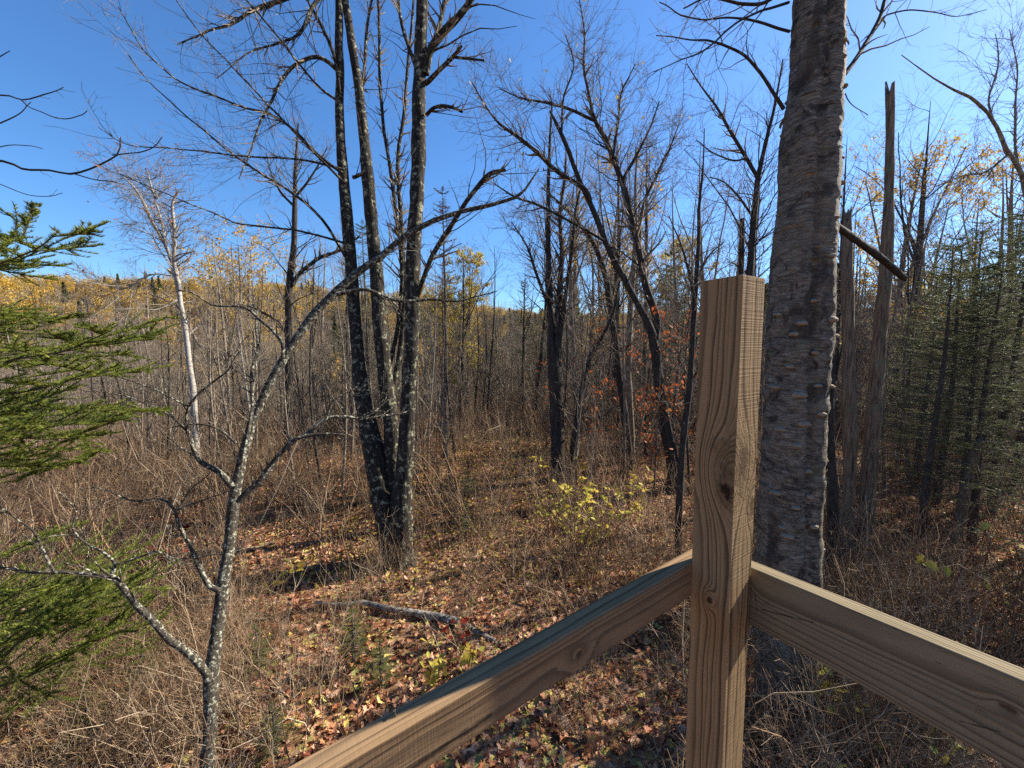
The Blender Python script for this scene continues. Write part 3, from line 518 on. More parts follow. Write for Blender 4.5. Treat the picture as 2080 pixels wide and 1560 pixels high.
tree('white_birch', 'leaning white birch with forked top standing apart on the left', 'tree',
     [([(412, 1040, 17), (400, 924, 15.5), (397, 857, 15), (392, 789, 14), (385, 735, 13), (377, 671, 12), (367, 614, 11), (357, 560, 11), (340, 505, 9), (326, 478, 10), (306, 444, 9), (289, 404, 7), (269, 377, 5), (249, 357, 3)], 8.6, 8.9)],
     [([(366, 590, 11), (354, 530, 10), (355, 505, 10), (353, 464, 9), (352, 414, 7), (362, 390, 4)], 8.7, 8.6), ([(338, 505, 8), (328, 450, 6), (312, 400, 5), (300, 350, 3)], 8.8, 9.1), ([(346, 560, 5), (320, 556, 4), (296, 562, 4), (268, 580, 3), (245, 588, 2), (225, 578, 1.5)], 8.7, 8.3), ([(360, 610, 5), (335, 622, 4), (310, 632, 3)], 8.7, 8.4)],
     ((80, dict(t=(.5, 1), L=(.8, 1.9), k=7, up=.05, wob=.12, rmin=.006)), (600, dict(L=(.4, 1.0), up=-.05, rmin=.004)), (1700, dict(L=(.15, .45), up=-.05, rmin=.0032))), 'wbirch', 'twig', None, 13, leaves=('orange', 260, .05, 1.5))
tree('dark_tree', 'straight dark bare trunk between the white birch and maple clump', 'tree',
     [([(586, 960, 20), (586, 890, 18), (587, 789, 17), (587, 688, 17), (586, 621, 16), (589, 554, 14), (596, 505, 13), (599, 404, 10), (601, 337, 8), (603, 290, 5), (606, 250, 3)], 10, 10)],
     [([(594, 580, 10), (604, 560, 9), (616, 547, 9), (650, 523, 8), (693, 508, 6), (730, 480, 4)], 10, 10.4), ([(600, 400, 6), (625, 370, 5), (650, 330, 3), (665, 300, 2)], 10, 10), ([(598, 420, 6), (570, 390, 5), (550, 350, 3), (540, 310, 2)], 10, 9.8), ([(585, 680, 7), (560, 650, 6), (530, 632, 5), (505, 620, 3)], 10, 9.7)],
     ((46, dict(t=(.45, 1), L=(.6, 1.8), rmin=.006)), (220, dict(rmin=.004)), (600, dict(rmin=.003))), 'darkbark', 'twig', None, 14)
tree('forked_tree', 'grey tree whose curved trunk forks into two long arching stems', 'tree',
     [([(1372, 985, 32), (1366, 941, 27), (1350, 857, 25), (1340, 789, 22), (1333, 722, 20), (1325, 675, 18), (1303, 631, 14), (1279, 587, 13), (1259, 548, 12.5), (1235, 505, 12), (1215, 452, 11), (1195, 404, 10), (1171, 353, 9), (1154, 303, 9), (1131, 252, 7), (1118, 225, 4)], 7.6, 7.2)],
     [([(1330, 692, 18), (1334, 650, 17), (1322, 610, 16), (1309, 570, 15), (1298, 510, 14), (1282, 438, 13), (1269, 387, 12), (1249, 330, 11), (1229, 279, 10), (1208, 242, 8), (1195, 188, 6), (1185, 135, 5), (1188, 67, 3.5), (1175, -10, 2)], 7.6, 7.5), ([(1199, 408, 9), (1188, 384, 9), (1131, 347, 9), (1094, 313, 8), (1053, 279, 7), (1013, 249, 5), (986, 215, 3), (959, 168, 2)], 7.2, 6.4), ([(1210, 246, 7), (1160, 222, 6), (1110, 208, 5), (1060, 200, 3), (1015, 180, 2)], 7.4, 6.9),
      ([(1297, 500, 8), (1306, 421, 7), (1336, 353, 5), (1360, 303, 4), (1380, 250, 2)], 7.6, 7.9), ([(1262, 370, 7), (1290, 320, 6), (1320, 260, 4), (1340, 205, 3)], 7.5, 7.7), ([(1245, 320, 6), (1255, 250, 5), (1262, 190, 4), (1290, 130, 2)], 7.4, 7.5), ([(1228, 490, 6), (1161, 451, 5), (1094, 417, 5), (1047, 400, 4), (1000, 370, 2)], 7.2, 6.5), ([(1140, 270, 5), (1145, 200, 4), (1165, 130, 3), (1150, 70, 2)], 7.2, 7.1)],
     ((140, dict(limbs_only=1, t=(.2, 1), L=(.7, 1.8), up=.25, rmin=.004)), (800, dict(L=(.3, .9), rmin=.0028)), (2600, dict(L=(.12, .4), rmin=.0022))), 'darkbark', 'twig', None, 15, leaves=('yellow', 46, .07, 1.5))
tree('many_stemmed_tree', 'dark trunk splitting halfway up into three close upright stems', 'tree',
     [([(1136, 990, 32), (1134, 930, 29), (1133, 857, 29), (1129, 789, 29), (1126, 735, 27), (1119, 700, 15), (1121, 655, 13), (1117, 587, 12), (1114, 522, 10), (1114, 404, 8), (1116, 303, 6), (1119, 236, 4), (1120, 200, 2)], 8.2, 8.3)],
     [([(1130, 742, 18), (1133, 700, 15), (1134, 648, 14), (1138, 570, 12), (1141, 520, 10), (1138, 438, 8), (1148, 360, 6), (1150, 300, 3)], 8.2, 8.4), ([(1136, 705, 12), (1143, 648, 11), (1151, 580, 9), (1161, 520, 8), (1168, 438, 6), (1180, 380, 3)], 8.2, 8.0), ([(1122, 640, 7), (1090, 560, 6), (1070, 500, 4), (1040, 450, 2)], 8.2, 8.0)],
     ((70, dict(t=(.5, 1), L=(.6, 1.6), up=.35, rmin=.005)), (330, dict(rmin=.003)), (900, dict(rmin=.0024))), 'darkbark', 'twig', None, 16)
tree('leaning_tree', 'slender dark trunk bowed left behind the forked tree', 'tree', [([(1281, 985, 16), (1279, 940, 16), (1269, 840, 15), (1259, 772, 14), (1252, 705, 13), (1242, 638, 13), (1232, 570, 12), (1215, 515, 10), (1190, 470, 8), (1150, 425, 6), (1100, 380, 3)], 8.8, 8.6)], [([(1240, 620, 7), (1255, 540, 6), (1262, 460, 4), (1275, 380, 2)], 8.8, 9)],
     ((50, dict(t=(.4, 1), rmin=.005, L=(.6, 1.6))), (220, dict(rmin=.0032)), (600, dict(rmin=.0025))), 'darkbark', 'twig', None, 17)
tree('straight_tree', 'straight grey trunk just right of the slender bowed one', 'tree', [([(1288, 1000, 14), (1280, 850, 14), (1277, 755, 13), (1278, 690, 13), (1281, 620, 12), (1286, 554, 11), (1292, 470, 9), (1290, 380, 6), (1296, 300, 3)], 9.4, 9.4)], [], ((46, dict(t=(.35, 1), rmin=.005, L=(.6, 1.7))), (200, dict(rmin=.0035)), (560, dict(rmin=.0026))), 'grey', 'twig', None, 18)
tree('leaning_tree', 'thin stem slanting right beside the three-stemmed tree', 'tree', [([(1152, 985, 12), (1158, 940, 12), (1171, 857, 12), (1185, 782, 11), (1198, 729, 10), (1220, 690, 8), (1245, 640, 6), (1260, 570, 3)], 7.9, 8.0)], [], ((26, dict(t=(.3, 1), L=(.4, 1.1), rmin=.004)), (120, dict(rmin=.0028)), (300, dict(rmin=.002))), 'darkbark', 'twig', None, 19)
tree('sapling', 'slim dark sapling standing immediately left of the post', 'tree', [([(1378, 1140, 15), (1379, 1050, 15), (1387, 907, 14), (1397, 823, 13), (1405, 722, 12), (1412, 621, 11), (1417, 520, 9), (1420, 420, 7), (1428, 330, 4), (1432, 260, 2)], 4.6, 4.6)], [([(1412, 625, 7), (1402, 560, 6), (1385, 500, 4), (1360, 440, 2)], 4.6, 4.4), ([(1417, 560, 5), (1440, 520, 4), (1470, 490, 2)], 4.6, 4.7)], ((40, dict(t=(.25, 1), L=(.3, .9), rmin=.0024)), (150, dict(L=(.15, .5), rmin=.0016)), (380, dict(rmin=.0012))), 'darkbark', 'twig', None, 20)
tree('forked_tree', 'dark forked tree rising between the post and the big birch', 'tree', [([(1516, 700, 17), (1522, 560, 15), (1527, 500, 14), (1535, 404, 13), (1541, 360, 12), (1555, 296, 9), (1568, 236, 7), (1580, 180, 5), (1590, 120, 3)], 6.4, 6.4)], [([(1539, 360, 9), (1515, 320, 8), (1481, 262, 7), (1454, 215, 5), (1420, 168, 3), (1395, 130, 2)], 6.4, 6.0), ([(1515, 322, 5), (1490, 325, 4), (1450, 310, 3), (1415, 285, 2)], 6.2, 6.0), ([(1530, 440, 6), (1500, 400, 5), (1470, 370, 3), (1440, 360, 2)], 6.4, 6.2)],
     ((70, dict(t=(.35, 1), L=(.4, 1.2), rmin=.003)), (260, dict(L=(.2, .6), rmin=.002)), (700, dict(L=(.08, .28), rmin=.0014))), 'darkbark', 'twig', None, 21)
for i, (x, lab) in enumerate([(1506, 'left of two short broken trunks showing just above the post'), (1528, 'right of two short broken trunks showing just above the post')]):
    tree('broken_trunk', lab, 'tree', [([(x - 6, 760, 13), (x - 2, 600, 12), (x, 520, 11), (x + 1, 445, 10)], 8 + i, 8 + i)], [], ((14, dict(t=(.5, 1), L=(.5, 1.2), rmin=.004)), (60, dict(rmin=.003)), (140, dict(rmin=.002))), 'darkbark', 'twig', 'broken trunks above the post', 22 + i)
tree('edge_tree', 'bare grey tree leaning in from the right edge above the spruces', 'tree', [([(2150, 1130, 22), (2130, 800, 18), (2105, 500, 15), (2082, 366, 13), (2046, 310, 12), (2019, 249, 10), (1979, 202, 8), (1918, 172, 5), (1868, 141, 3), (1831, 111, 2)], 5.6, 4.6)], [([(2046, 315, 7), (2000, 350, 6), (1950, 358, 4), (1900, 380, 2)], 5, 4.7), ([(2100, 480, 9), (2075, 380, 7), (2060, 250, 6), (2068, 150, 4), (2050, 60, 2)], 5.4, 5.6), ([(2019, 249, 6), (2010, 200, 5), (2030, 130, 4), (2020, 70, 2)], 5, 5)],
     ((80, dict(limbs_only=1, t=(.2, 1), L=(.5, 1.3), rmin=.003)), (330, dict(L=(.2, .6), rmin=.002)), (900, dict(L=(.1, .3), rmin=.0014))), 'grey', 'twig', None, 25)
tree('edge_sapling', 'dark bare twigs reaching in from the left edge against the sky', 'sapling', [([(-260, 1500, 22), (-250, 900, 18), (-240, 500, 14), (-230, 200, 10)], 2.6, 2.5)],
     [([(-232, 420, 10), (-120, 340, 9), (0, 325, 8), (50, 342, 7), (100, 347, 6), (141, 350, 6), (188, 337, 5), (232, 313, 4), (240, 290, 3), (242, 273, 2)], 2.5, 2.2), ([(228, 315, 3.5), (260, 310, 3), (286, 306, 3), (313, 293, 2.5), (328, 278, 2)], 2.2, 2.2), ([(141, 352, 4), (188, 364, 3), (236, 372, 2)], 2.3, 2.3), ([(-234, 300, 8), (-100, 220, 6), (0, 195, 5), (44, 204, 4), (84, 194, 3.5), (125, 178, 2)], 2.5, 2.2), ([(44, 204, 3.5), (67, 219, 3), (125, 241, 3), (160, 236, 2.4), (175, 226, 2)], 2.25, 2.2), ([(-120, 300, 5), (0, 247, 4), (30, 231, 3), (61, 207, 2)], 2.4, 2.3), ([(-150, 200, 5), (-60, 140, 4), (0, 119, 3), (22, 106, 2)], 2.4, 2.3), ([(-100, 340, 4), (0, 300, 3), (60, 298, 2.4), (90, 302, 2)], 2.4, 2.5), ([(-100, 345, 4), (0, 372, 3), (60, 398, 2.6), (105, 400, 2), (130, 392, 1.6)], 2.4, 2.6)],
     ((14, dict(limbs_only=1, t=(.5, 1), L=(.05, .14), k=4, rmin=.0016, up=.3)),), 'darkbark', 'darkbark', None, 26)
lf = MB(); add_leaves(lf, np.random.default_rng(3), np.array([[0, 0, 0.]]), np.array([.075]), 1.2, 1, curl=3.); o = lf.build('withered_leaf', M['brown'], None); o.location = U(211, 342, 2.22); o.rotation_euler = (rad(75), rad(20), 0)
tag(o, 'single curled brown leaf hanging on a bare twig near left edge', 'leaf')

# ------------------------------------------------------------------ conifers
def gplane(r, P, R, n, t, L, k, ang=48, rise=0., droop=0., rmin=.0015, shrink=.75, jit=.12):
    """side shoots spread flat to both sides of each polyline, like fir and spruce sprays"""
    N, k0, _ = P.shape; i = np.repeat(np.arange(N), n); m = len(i); tt = t[0] + (t[1] - t[0]) * ((np.tile(np.arange(n), N) + r.random(m)) / n)
    x = tt * (k0 - 1) * .9999; a = x.astype(int); f = (x - a)[:, None]; p = P[i, a] * (1 - f) + P[i, a + 1] * f; T = nrm(P[i, a + 1] - P[i, a])
    S = nrm(np.cross(T, np.array([0, 0, 1.]) + 0 * T)) * np.where(np.tile(np.arange(n), N) % 2, 1, -1)[:, None]; an = np.radians(ang * (.8 + .4 * r.random(m)))[:, None]
    pl = np.linalg.norm(np.diff(P, axis=1), axis=2).sum(1)[i]; d = nrm(np.cos(an) * T + np.sin(an) * S + np.array([0, 0, rise]) + jit * r.normal(size=(m, 3))); ll = L * pl * (1 - shrink * tt) * (.65 + .6 * r.random(m))
    out = np.zeros((m, k, 3)); out[:, 0] = p
    for j in range(1, k): out[:, j] = out[:, j - 1] + d * (ll / (k - 1))[:, None]; d = nrm(d + np.array([0, 0, droop]))
    return out, np.maximum((R[i, a] * .5)[:, None] * np.linspace(1, .4, k)[None], rmin)
def spruce_meshes(seed, Hh, wide, bare, nb, dens=1., nl=.032, nw=.006, mat='spruce'):
    r = np.random.default_rng(seed); K = 14; z = np.linspace(-.3, Hh, K); tr = MB(); P = np.stack([.05 * np.sin(z * .7 + seed), .05 * np.cos(z * .5 + seed), z], -1); R = np.interp(z, [0, Hh], [.011 * Hh + .02, .006]); tr.tubes(P, R, 9)
    zz_ = bare + (Hh - bare) * np.sort(r.random(nb)) ** .85; az = np.arange(nb) * 2.4 + r.random(nb) * .6; ln = (wide * (1 - (zz_ / Hh)) ** .8 + .06 * Hh * .6) * (.6 + .6 * r.random(nb)); k = 7; out = np.zeros((nb, k, 3))
    p = np.stack([np.interp(zz_, z, P[:, 0]), np.interp(zz_, z, P[:, 1]), zz_], -1); d = np.stack([np.cos(az), np.sin(az), .25 - .55 * (1 - zz_ / Hh)], -1); out[:, 0] = p
    for j in range(1, k): d = nrm(d + np.array([0, 0, .05])); out[:, j] = out[:, j - 1] + d * (ln / (k - 1))[:, None]
    br = MB(); BR = np.linspace(.011, .003, k)[None] * np.ones((nb, 1)); br.tubes(out, BR, 4, 0)
    s1 = gplane(r, out, BR, int(12 * dens), (.12, 1), .42, 4, 50, -.05, .0); br.tubes(*s1, 3, 0); s2 = gplane(r, *s1, 4, (.2, 1), .5, 3, 45, -.03); 
    needles(br, r, out, int(26 * dens), nl, nw, 1, .9); needles(br, r, s1[0], int(13 * dens), nl, nw, 1, .9); needles(br, r, s2[0], int(7 * dens), nl, nw, 1, .9)
    if bare > .5:                                                    # dry dead branches below the living crown
        m = 26; db = grow(r, P[None], R[None], m, t=(.05, bare / Hh + .1), ang=(75, 100), L=(.3, .9), k=5, up=-.05, rmin=.004, rr=.15, shrink=0); br.tubes(*db, 3, 0); d2 = grow(r, *db, 90, L=(.1, .35), k=3, rmin=.002); br.tubes(*d2, 3, 0)
    return tr.mesh('trunk', M['spruce_b']), br.mesh('crown', [M['spruce_b'], M[mat]])
def place(name, meshes, names, loc, rz, s, label, cat, group, lean=(0, 0)):
    root = empty(name, loc, label, cat, group); root.rotation_euler = (lean[0], lean[1], rz); root.scale = s if isinstance(s, tuple) else (s, s, s)
    for m_, n_ in zip(meshes, names):
        o = bpy.data.objects.new(n_, m_); col.objects.link(o); o.parent = root
    return root
SP = [spruce_meshes(1, 8., 2.3, 1.7, 92, 1.0, .04, .008), spruce_meshes(2, 9., 2.2, 2.0, 96, 1.0, .04, .008), spruce_meshes(3, 6.5, 1.6, .5, 110, 1.1, .036, .008), spruce_meshes(4, 10., 1.3, 1.0, 110)]
SPR = spruce_meshes(6, 7., .55, 2.4, 60, .8, .03, .006, 'rust')
TC = ['trunk', 'crown']
def gpos(px, dep, off=0.):
    a = U(px, 706, dep); return (a[0], a[1], float(H(a[0], a[1])) + off)
sg = 'dark spruces crowding the right edge'
for px, dep, k, s, lab in [(1916, 5.3, 0, 0.52, 'tall dark spruce with bare lower stem nearest the slanting stump'), (1938, 6.6, 1, 0.52, 'dark spruce half hidden behind the bare-stemmed one'), (1985, 6.0, 2, 0.62, 'bushy spruce rising right behind the slanting stump'), (2014, 5.2, 1, 0.45, 'slim-stemmed dark spruce right of the slanting stump'), (2060, 6.2, 0, 0.62, 'spruce cut by the right edge of the picture'), (1850, 9.0, 2, 0.60, 'small spruce in the gap right of the tall snag'), (1970, 8.8, 1, 0.64, 'tallest spruce at the back of the right-hand group'), (2100, 7.4, 0, 0.73, 'spruce whose boughs reach in from beyond the right edge'), (1890, 7.6, 0, 0.53, 'spruce filling the gap behind the bare-stemmed spruce'), (2040, 9.5, 1, 0.69, 'deep-green spruce behind the slim-stemmed one')]:
    place('spruce_tree', SP[k], TC, gpos(px, dep), px * 1.7, s, lab, 'tree', sg)
for x, y, k, s, q in [(7.6, 2.6, 2, .80, 'first'), (6.6, 1.0, 0, .66, 'second'), (9.4, 4.2, 1, .8, 'third'), (6.0, -.6, 2, .7, 'fourth'), (5.6, 3.2, 2, .70, 'fifth'), (6.6, 4.2, 2, .74, 'sixth'), (4.9, 2.3, 2, .60, 'seventh')]:
    place('spruce_tree', SP[k], TC, (x, y, float(H(x, y))), x, s, f'{q} spruce standing outside the frame beyond the right rail', 'tree', 'spruces outside the frame')
cg = 'spruces beyond the clearing'
for px, dep, k, sz, lab in [(1064, 17, 3, .62, 'slender pointed spruce left of the three-stemmed tree'), (1090, 19, 2, .72, 'darker short spruce just right of the slender pointed spruce'), (708, 11, 3, .55, 'shaggy spruce half hidden behind the maple clump'), (1360, 15, 2, 1.05, 'spruce behind the forked tree near the post'), (205, 46, 2, 1.6, 'lone broad spruce below the ridge on the far left'), (1095, 30, 3, .8, 'far spruce tip showing on the skyline at centre'), (745, 13, 3, .72, 'tall spruce whose top shows between the maple trunks'), (1000, 24, 2, .8, 'low spruce behind the clearing'), (1400, 21, 3, .8, 'narrow spruce directly left of the post'), (60, 26, 1, .95, 'big grey-green spruce behind the fir at far left'), (1655, 17, 1, .9, 'spruce glimpsed right of the big birch'), (1840, 16, 3, .7, 'slender spruce between the snag and the dark spruces')]:
    place('spruce_tree', SP[k], TC, gpos(px, dep), px * 1.3, sz, lab, 'tree', cg)
place('dead_spruce', SPR, TC, gpos(904, 9.5), 1., (.8, .8, .93), 'thin dying spruce with rusty needles right of the maple clump', 'tree', None)
SG = spruce_meshes(8, 1.0, .42, .05, 34, .9, .022, .004, 'fir')
for k, (px, py, s, lab) in enumerate([(948, 1015, .75, 'small green fir seedling right of the maple clump'), (945, 1100, .6, 'lower fir seedling in front of the other beside maple clump'), (725, 1345, .55, 'low green fir seedling among leaves below the fallen log'), (560, 1530, .4, 'tiny fir seedling at the lower edge beside the sapling'), (770, 1400, .45, 'fir seedling just above the left rail'), (300, 1420, .55, 'fir seedling left of the foot of the lichen sapling'), (190, 1500, .5, 'fir seedling under the low bright fir boughs'), (520, 1380, .5, 'fir seedling just right of the lichen sapling')]):
    p = G(px, py); place('fir_seedling', SG, TC, (p[0], p[1], float(H(p[0], p[1])) - .02), k * 1.9, s, lab, 'seedling', 'fir seedlings on the forest floor')

def fir(name, label, boughs, base, seed, nlen=.021, nwid=.0034):
    r = np.random.default_rng(seed); root = empty(name, base, label, 'tree'); tr = MB(); b = np.array(base); K = 10; z = np.linspace(0, 4.2, K); tr.tubes(np.stack([b[0] + 0 * z, b[1] + .05 * z, b[2] + z], -1), np.linspace(.075, .02, K), 12); tr.build('trunk', M['spruce_b'], root, origin=base)
    for pts, d0, d1, n1, l1 in boughs:
        P, R = trace(pts, d0, d1, K=16); bo = MB(); P = P[None]; R = R[None]; bo.tubes(P, R, 6, 0); LL = np.linalg.norm(np.diff(P[0], axis=0), axis=1).sum()
        s1 = gplane(r, P, R, n1 - 1, (.15, 1.), l1 * .98, 6, 46, .0, .02, .0018, .6, .24); bo.tubes(*s1, 4, 0); s2 = gplane(r, *s1, 9, (.15, 1.), .52, 4, 44, .02, .02, .0013, .6, .24); bo.tubes(*s2, 3, 0)
        for Q, den in ((P, 700), (s1[0], 860), (s2[0], 860)):
            ql = np.linalg.norm(np.diff(Q, axis=1), axis=2).sum(1).mean(); needles(bo, r, Q, max(4, int(ql * den)), nlen, nwid, 1, 1.5, .75)
        bo.build('bough', [M['spruce_b'], M['fir']], root, origin=base)
    return root
fb = gpos(-330, 2.1); fir('fir_tree', 'green balsam fir with flat sunlit boughs reaching in at left', [
  ([(-320, 600, 9), (-120, 690, 9), (-8, 735, 8), (48, 725, 7), (105, 719, 6), (147, 708, 5), (190, 688, 4), (226, 671, 3)], 2.1, 1.75, 15, .34), ([(-320, 620, 9), (-100, 700, 8), (42, 712, 7), (143, 705, 5), (218, 700, 4), (277, 692, 2)], 2.2, 2.0, 16, .26),
  ([(-330, 480, 9), (-150, 545, 8), (-40, 545, 7), (42, 520, 5), (84, 500, 4), (118, 470, 2)], 2.1, 1.8, 14, .34), ([(-330, 500, 8), (-150, 560, 7), (-8, 545, 6), (67, 515, 4), (141, 480, 2)], 2.2, 2.0, 12, .28), ([(-200, 540, 6), (-60, 545, 5), (21, 493, 4), (34, 445, 3), (27, 412, 2)], 2.2, 2.1, 7, .30), ([(42, 496, 4), (52, 470, 3), (69, 420, 2)], 2.1, 2.1, 6, .5),
  ([(-330, 700, 9), (-150, 770, 8), (-8, 800, 7), (76, 790, 6), (143, 770, 4), (193, 752, 2)], 2.0, 1.7, 15, .34), ([(-330, 740, 9), (-150, 800, 8), (-8, 830, 7), (92, 830, 6), (160, 828, 4), (218, 828, 2)], 2.2, 1.9, 16, .34), ([(-330, 760, 9), (-150, 850, 8), (-8, 880, 7), (76, 888, 5), (143, 890, 4), (189, 892, 2)], 2.1, 1.75, 15, .32), ([(-330, 840, 8), (-150, 920, 7), (-8, 945, 6), (67, 945, 4), (118, 950, 2)], 2.0, 1.7, 13, .36), ([(-300, 640, 7), (-100, 660, 6), (17, 660, 5), (84, 655, 3), (118, 648, 2)], 2.4, 2.3, 12, .34), ([(-330, 580, 8), (-150, 620, 7), (-20, 640, 5), (50, 640, 3)], 2.1, 1.9, 12, .38), ([(-330, 860, 8), (-150, 860, 7), (-8, 850, 6), (67, 860, 4), (130, 865, 2)], 1.7, 1.45, 14, .34)], fb, 41)
fb2 = gpos(-230, 2.6); fir('young_fir', 'low bright yellow-green fir boughs at the lower left edge', [
  ([(-230, 1300, 9), (-100, 1260, 8), (8, 1215, 7), (92, 1185, 5), (151, 1178, 4), (206, 1190, 2)], 2.60, 2.39, 20, .46), ([(-230, 1380, 9), (-100, 1340, 8), (17, 1310, 7), (109, 1275, 5), (168, 1250, 4), (218, 1232, 2)], 2.60, 2.39, 20, .46), ([(-230, 1460, 9), (-60, 1410, 8), (42, 1380, 6), (118, 1345, 5), (176, 1310, 3), (227, 1290, 2)], 2.60, 2.32, 20, .46), ([(-230, 1330, 8), (-80, 1290, 7), (42, 1260, 6), (118, 1240, 4), (164, 1235, 2)], 2.39, 2.04, 19, .46), ([(-230, 1200, 8), (-80, 1160, 7), (25, 1120, 5), (84, 1090, 3), (118, 1070, 2)], 2.67, 2.67, 13, .34), ([(-230, 1440, 8), (-100, 1400, 7), (-8, 1350, 5), (50, 1290, 3), (76, 1250, 2)], 2.11, 1.83, 12, .4), ([(-230, 1520, 8), (-80, 1480, 7), (25, 1440, 5), (92, 1410, 3)], 2.81, 2.74, 14, .4), ([(-230, 1250, 8), (-80, 1225, 7), (50, 1205, 5), (126, 1215, 3)], 2.81, 2.81, 14, .4)], fb2, 42)

# ------------------------------------------------------------------ bare background trees that can be told apart
def bare_meshes(seed, Hh, rad0, n=(26, 150, 520), t0=.3, spread=.24, mat='grey', rm=(.008, .0045, .0035), up=.35, leaf=None, lean=.0):
    r = np.random.default_rng(seed); K = 16; z = np.linspace(-.4, Hh, K); ph = r.random(4) * 6.28; P = np.stack([.025 * Hh * (np.sin(z / Hh * 4 + ph[0]) - np.sin(ph[0])) + lean * z, .025 * Hh * (np.sin(z / Hh * 3.3 + ph[1]) - np.sin(ph[1])), z], -1)[None]; R = np.interp(z, [0, .7 * Hh, Hh], [rad0, rad0 * .5, .006])[None]
    tr = MB(); tr.tubes(P, R, 8); c = MB()
    if n[0] > 14:                                                    # a co-leader
        q = grow(r, P, R, 2, t=(.3, .6), ang=(14, 26), L=(.5 * Hh, .55 * Hh), k=10, up=.2, wob=.06, rr=.7, shrink=.3); c.tubes(*q, 6, 0)
        b1 = growpool(r, [(P, R), q], n[0], t=(t0, 1), ang=(28, 58), L=(.7 * spread * Hh, 1.25 * spread * Hh), k=7, up=up, wob=.12, rmin=rm[0], rr=.45)
    else: b1 = grow(r, P, R, n[0], t=(t0, 1), ang=(28, 58), L=(.7 * spread * Hh, 1.25 * spread * Hh), k=7, up=up, wob=.12, rmin=rm[0], rr=.45)
    b2 = grow(r, *b1, n[1], L=(.35 * spread * Hh, .7 * spread * Hh), k=5, up=.25, wob=.12, rmin=rm[1]); b3 = grow(r, *b2, n[2], L=(.1 * spread * Hh, .34 * spread * Hh), k=4, up=.2, wob=.12, rmin=rm[2])
    c.tubes(*b1, 4, 0); c.tubes(*b2, 3, 1); c.tubes(*b3, 3, 1); out = [tr.mesh('trunk', M[mat]), c.mesh('crown', [M[mat], M['twig']])]
    if leaf:
        lm, m_, size = leaf; l = MB(); src = np.concatenate([b3[0][:, 1:], b2[0][:, 1:4]], 0); i = r.integers(0, len(src), m_); add_leaves(l, r, src[i, r.integers(0, 3, m_)] + r.normal(size=(m_, 3)) * .06, size * (.6 + .8 * r.random(m_)), 1.6); out.append(l.mesh('leaves', M[lm]))
    return out
TL = ['trunk', 'crown', 'leaves']
BT = [bare_meshes(50 + k, 9 + k % 3, .075 + .015 * (k % 3), mat=('grey', 'darkbark')[k % 2], lean=(.0, .03, -.05, .06, 0, -.02)[k % 6]) for k in range(6)]
ST = [bare_meshes(70 + k, 5.5, .036, (13, 60, 180), .2, .2, ('grey', 'darkbark')[k % 2], (.006, .0035, .0028), .45) for k in range(5)]
YT = [bare_meshes(80 + k, 10, .12, (24, 130, 420), .3, .2, 'grey', leaf=('yellow' if k % 2 else 'gold', (5200, 3000)[k % 2 == 0], (.085, .12)[k % 2])) for k in range(4)]
OT = [bare_meshes(90 + k, 3.2, .022, (12, 60, 150), .2, .24, 'grey', (.004, .0025, .0018), .3, leaf=('orange', 150 + 60 * k, .075)) for k in range(2)]
WT = [bare_meshes(95 + k, 10, .10, (22, 130, 480), .45, .18, 'wbirch', up=.2) for k in range(2)]
LM = [(-60, 'left edge'), (385, 'white birch'), (588, 'straight dark trunk'), (790, 'maple clump'), (904, 'dying spruce'), (1128, 'three-stemmed tree'), (1285, 'bowed slender trunk'), (1480, 'wooden post'), (1620, 'big birch'), (1785, 'tall snag'), (1930, 'dark spruces'), (2140, 'right edge')]
ORD = ['first', 'second', 'third', 'fourth', 'fifth', 'sixth', 'seventh', 'eighth', 'ninth', 'tenth', 'eleventh', 'twelfth', 'thirteenth', 'fourteenth', 'fifteenth', 'sixteenth', 'seventeenth', 'eighteenth', 'nineteenth', 'twentieth', 'twenty-first', 'twenty-second', 'twenty-third', 'twenty-fourth', 'twenty-fifth', 'twenty-sixth', 'twenty-seventh', 'twenty-eighth', 'twenty-ninth', 'thirtieth', 'thirty-first', 'thirty-second']
def top(px): return np.interp(px, [0, 330, 420, 560, 700, 900, 1050, 1150, 1400, 1600, 2080], [600, 600, 560, 540, 480, 540, 560, 350, 330, 350, 320]) + 110 * (r.random() - .5)
def fit(px, dep, tp, hh): return max(.25, ((706 - tp) / F * dep + 2.8 - gpos(px, dep)[2]) / hh)
def plant(items, name, what, group, cat='tree', split=0, nf=('near', 'far')):
    """items rows (px, depth, mesh list, scale); labels count outward from the landmark on the left"""
    cnt = {}
    for px, dep, ms, s, rz in sorted(items, key=lambda a: a[0]):
        g_ = max(i for i, (x, _) in enumerate(LM) if x <= px or i == 0); dp = 0 if dep < split else 1; cnt[(g_, dp)] = cnt.get((g_, dp), 0) + 1; k_ = cnt[(g_, dp)]; cnt[g_] = cnt.get(g_, 0) + 1
        lab = f'{nf[dp] + " " if split else ""}{what}, {ORD[k_ - 1]} from the {LM[g_][1]} towards the {LM[min(g_ + 1, len(LM) - 1)][1]}'
        place(name, ms, TL, gpos(px, dep), rz, s, lab, cat, group)
r = np.random.default_rng(77)
it = [(x + r.normal() * 14, d * (.9 + .25 * r.random()), BT[int(r.integers(6))], .75 + .5 * r.random(), r.random() * 6) for x, d in
      [(30, 22), (110, 17), (150, 28), (250, 24), (300, 15), (330, 34), (440, 19), (470, 13), (520, 24), (545, 31), (640, 16), (660, 27), (690, 21), (760, 18), (880, 15), (965, 24), (1010, 30), (1040, 19), (1085, 14), (1160, 22), (1180, 15), (1215, 26), (1250, 13.5), (1330, 17), (1345, 24), (1385, 13), (1415, 19), (1440, 27), (1460, 15), (1555, 16), (1700, 13), (1735, 17), (1800, 12), (1830, 20), (1870, 14), (1905, 24), (1960, 17), (2030, 15), (2090, 20)]]
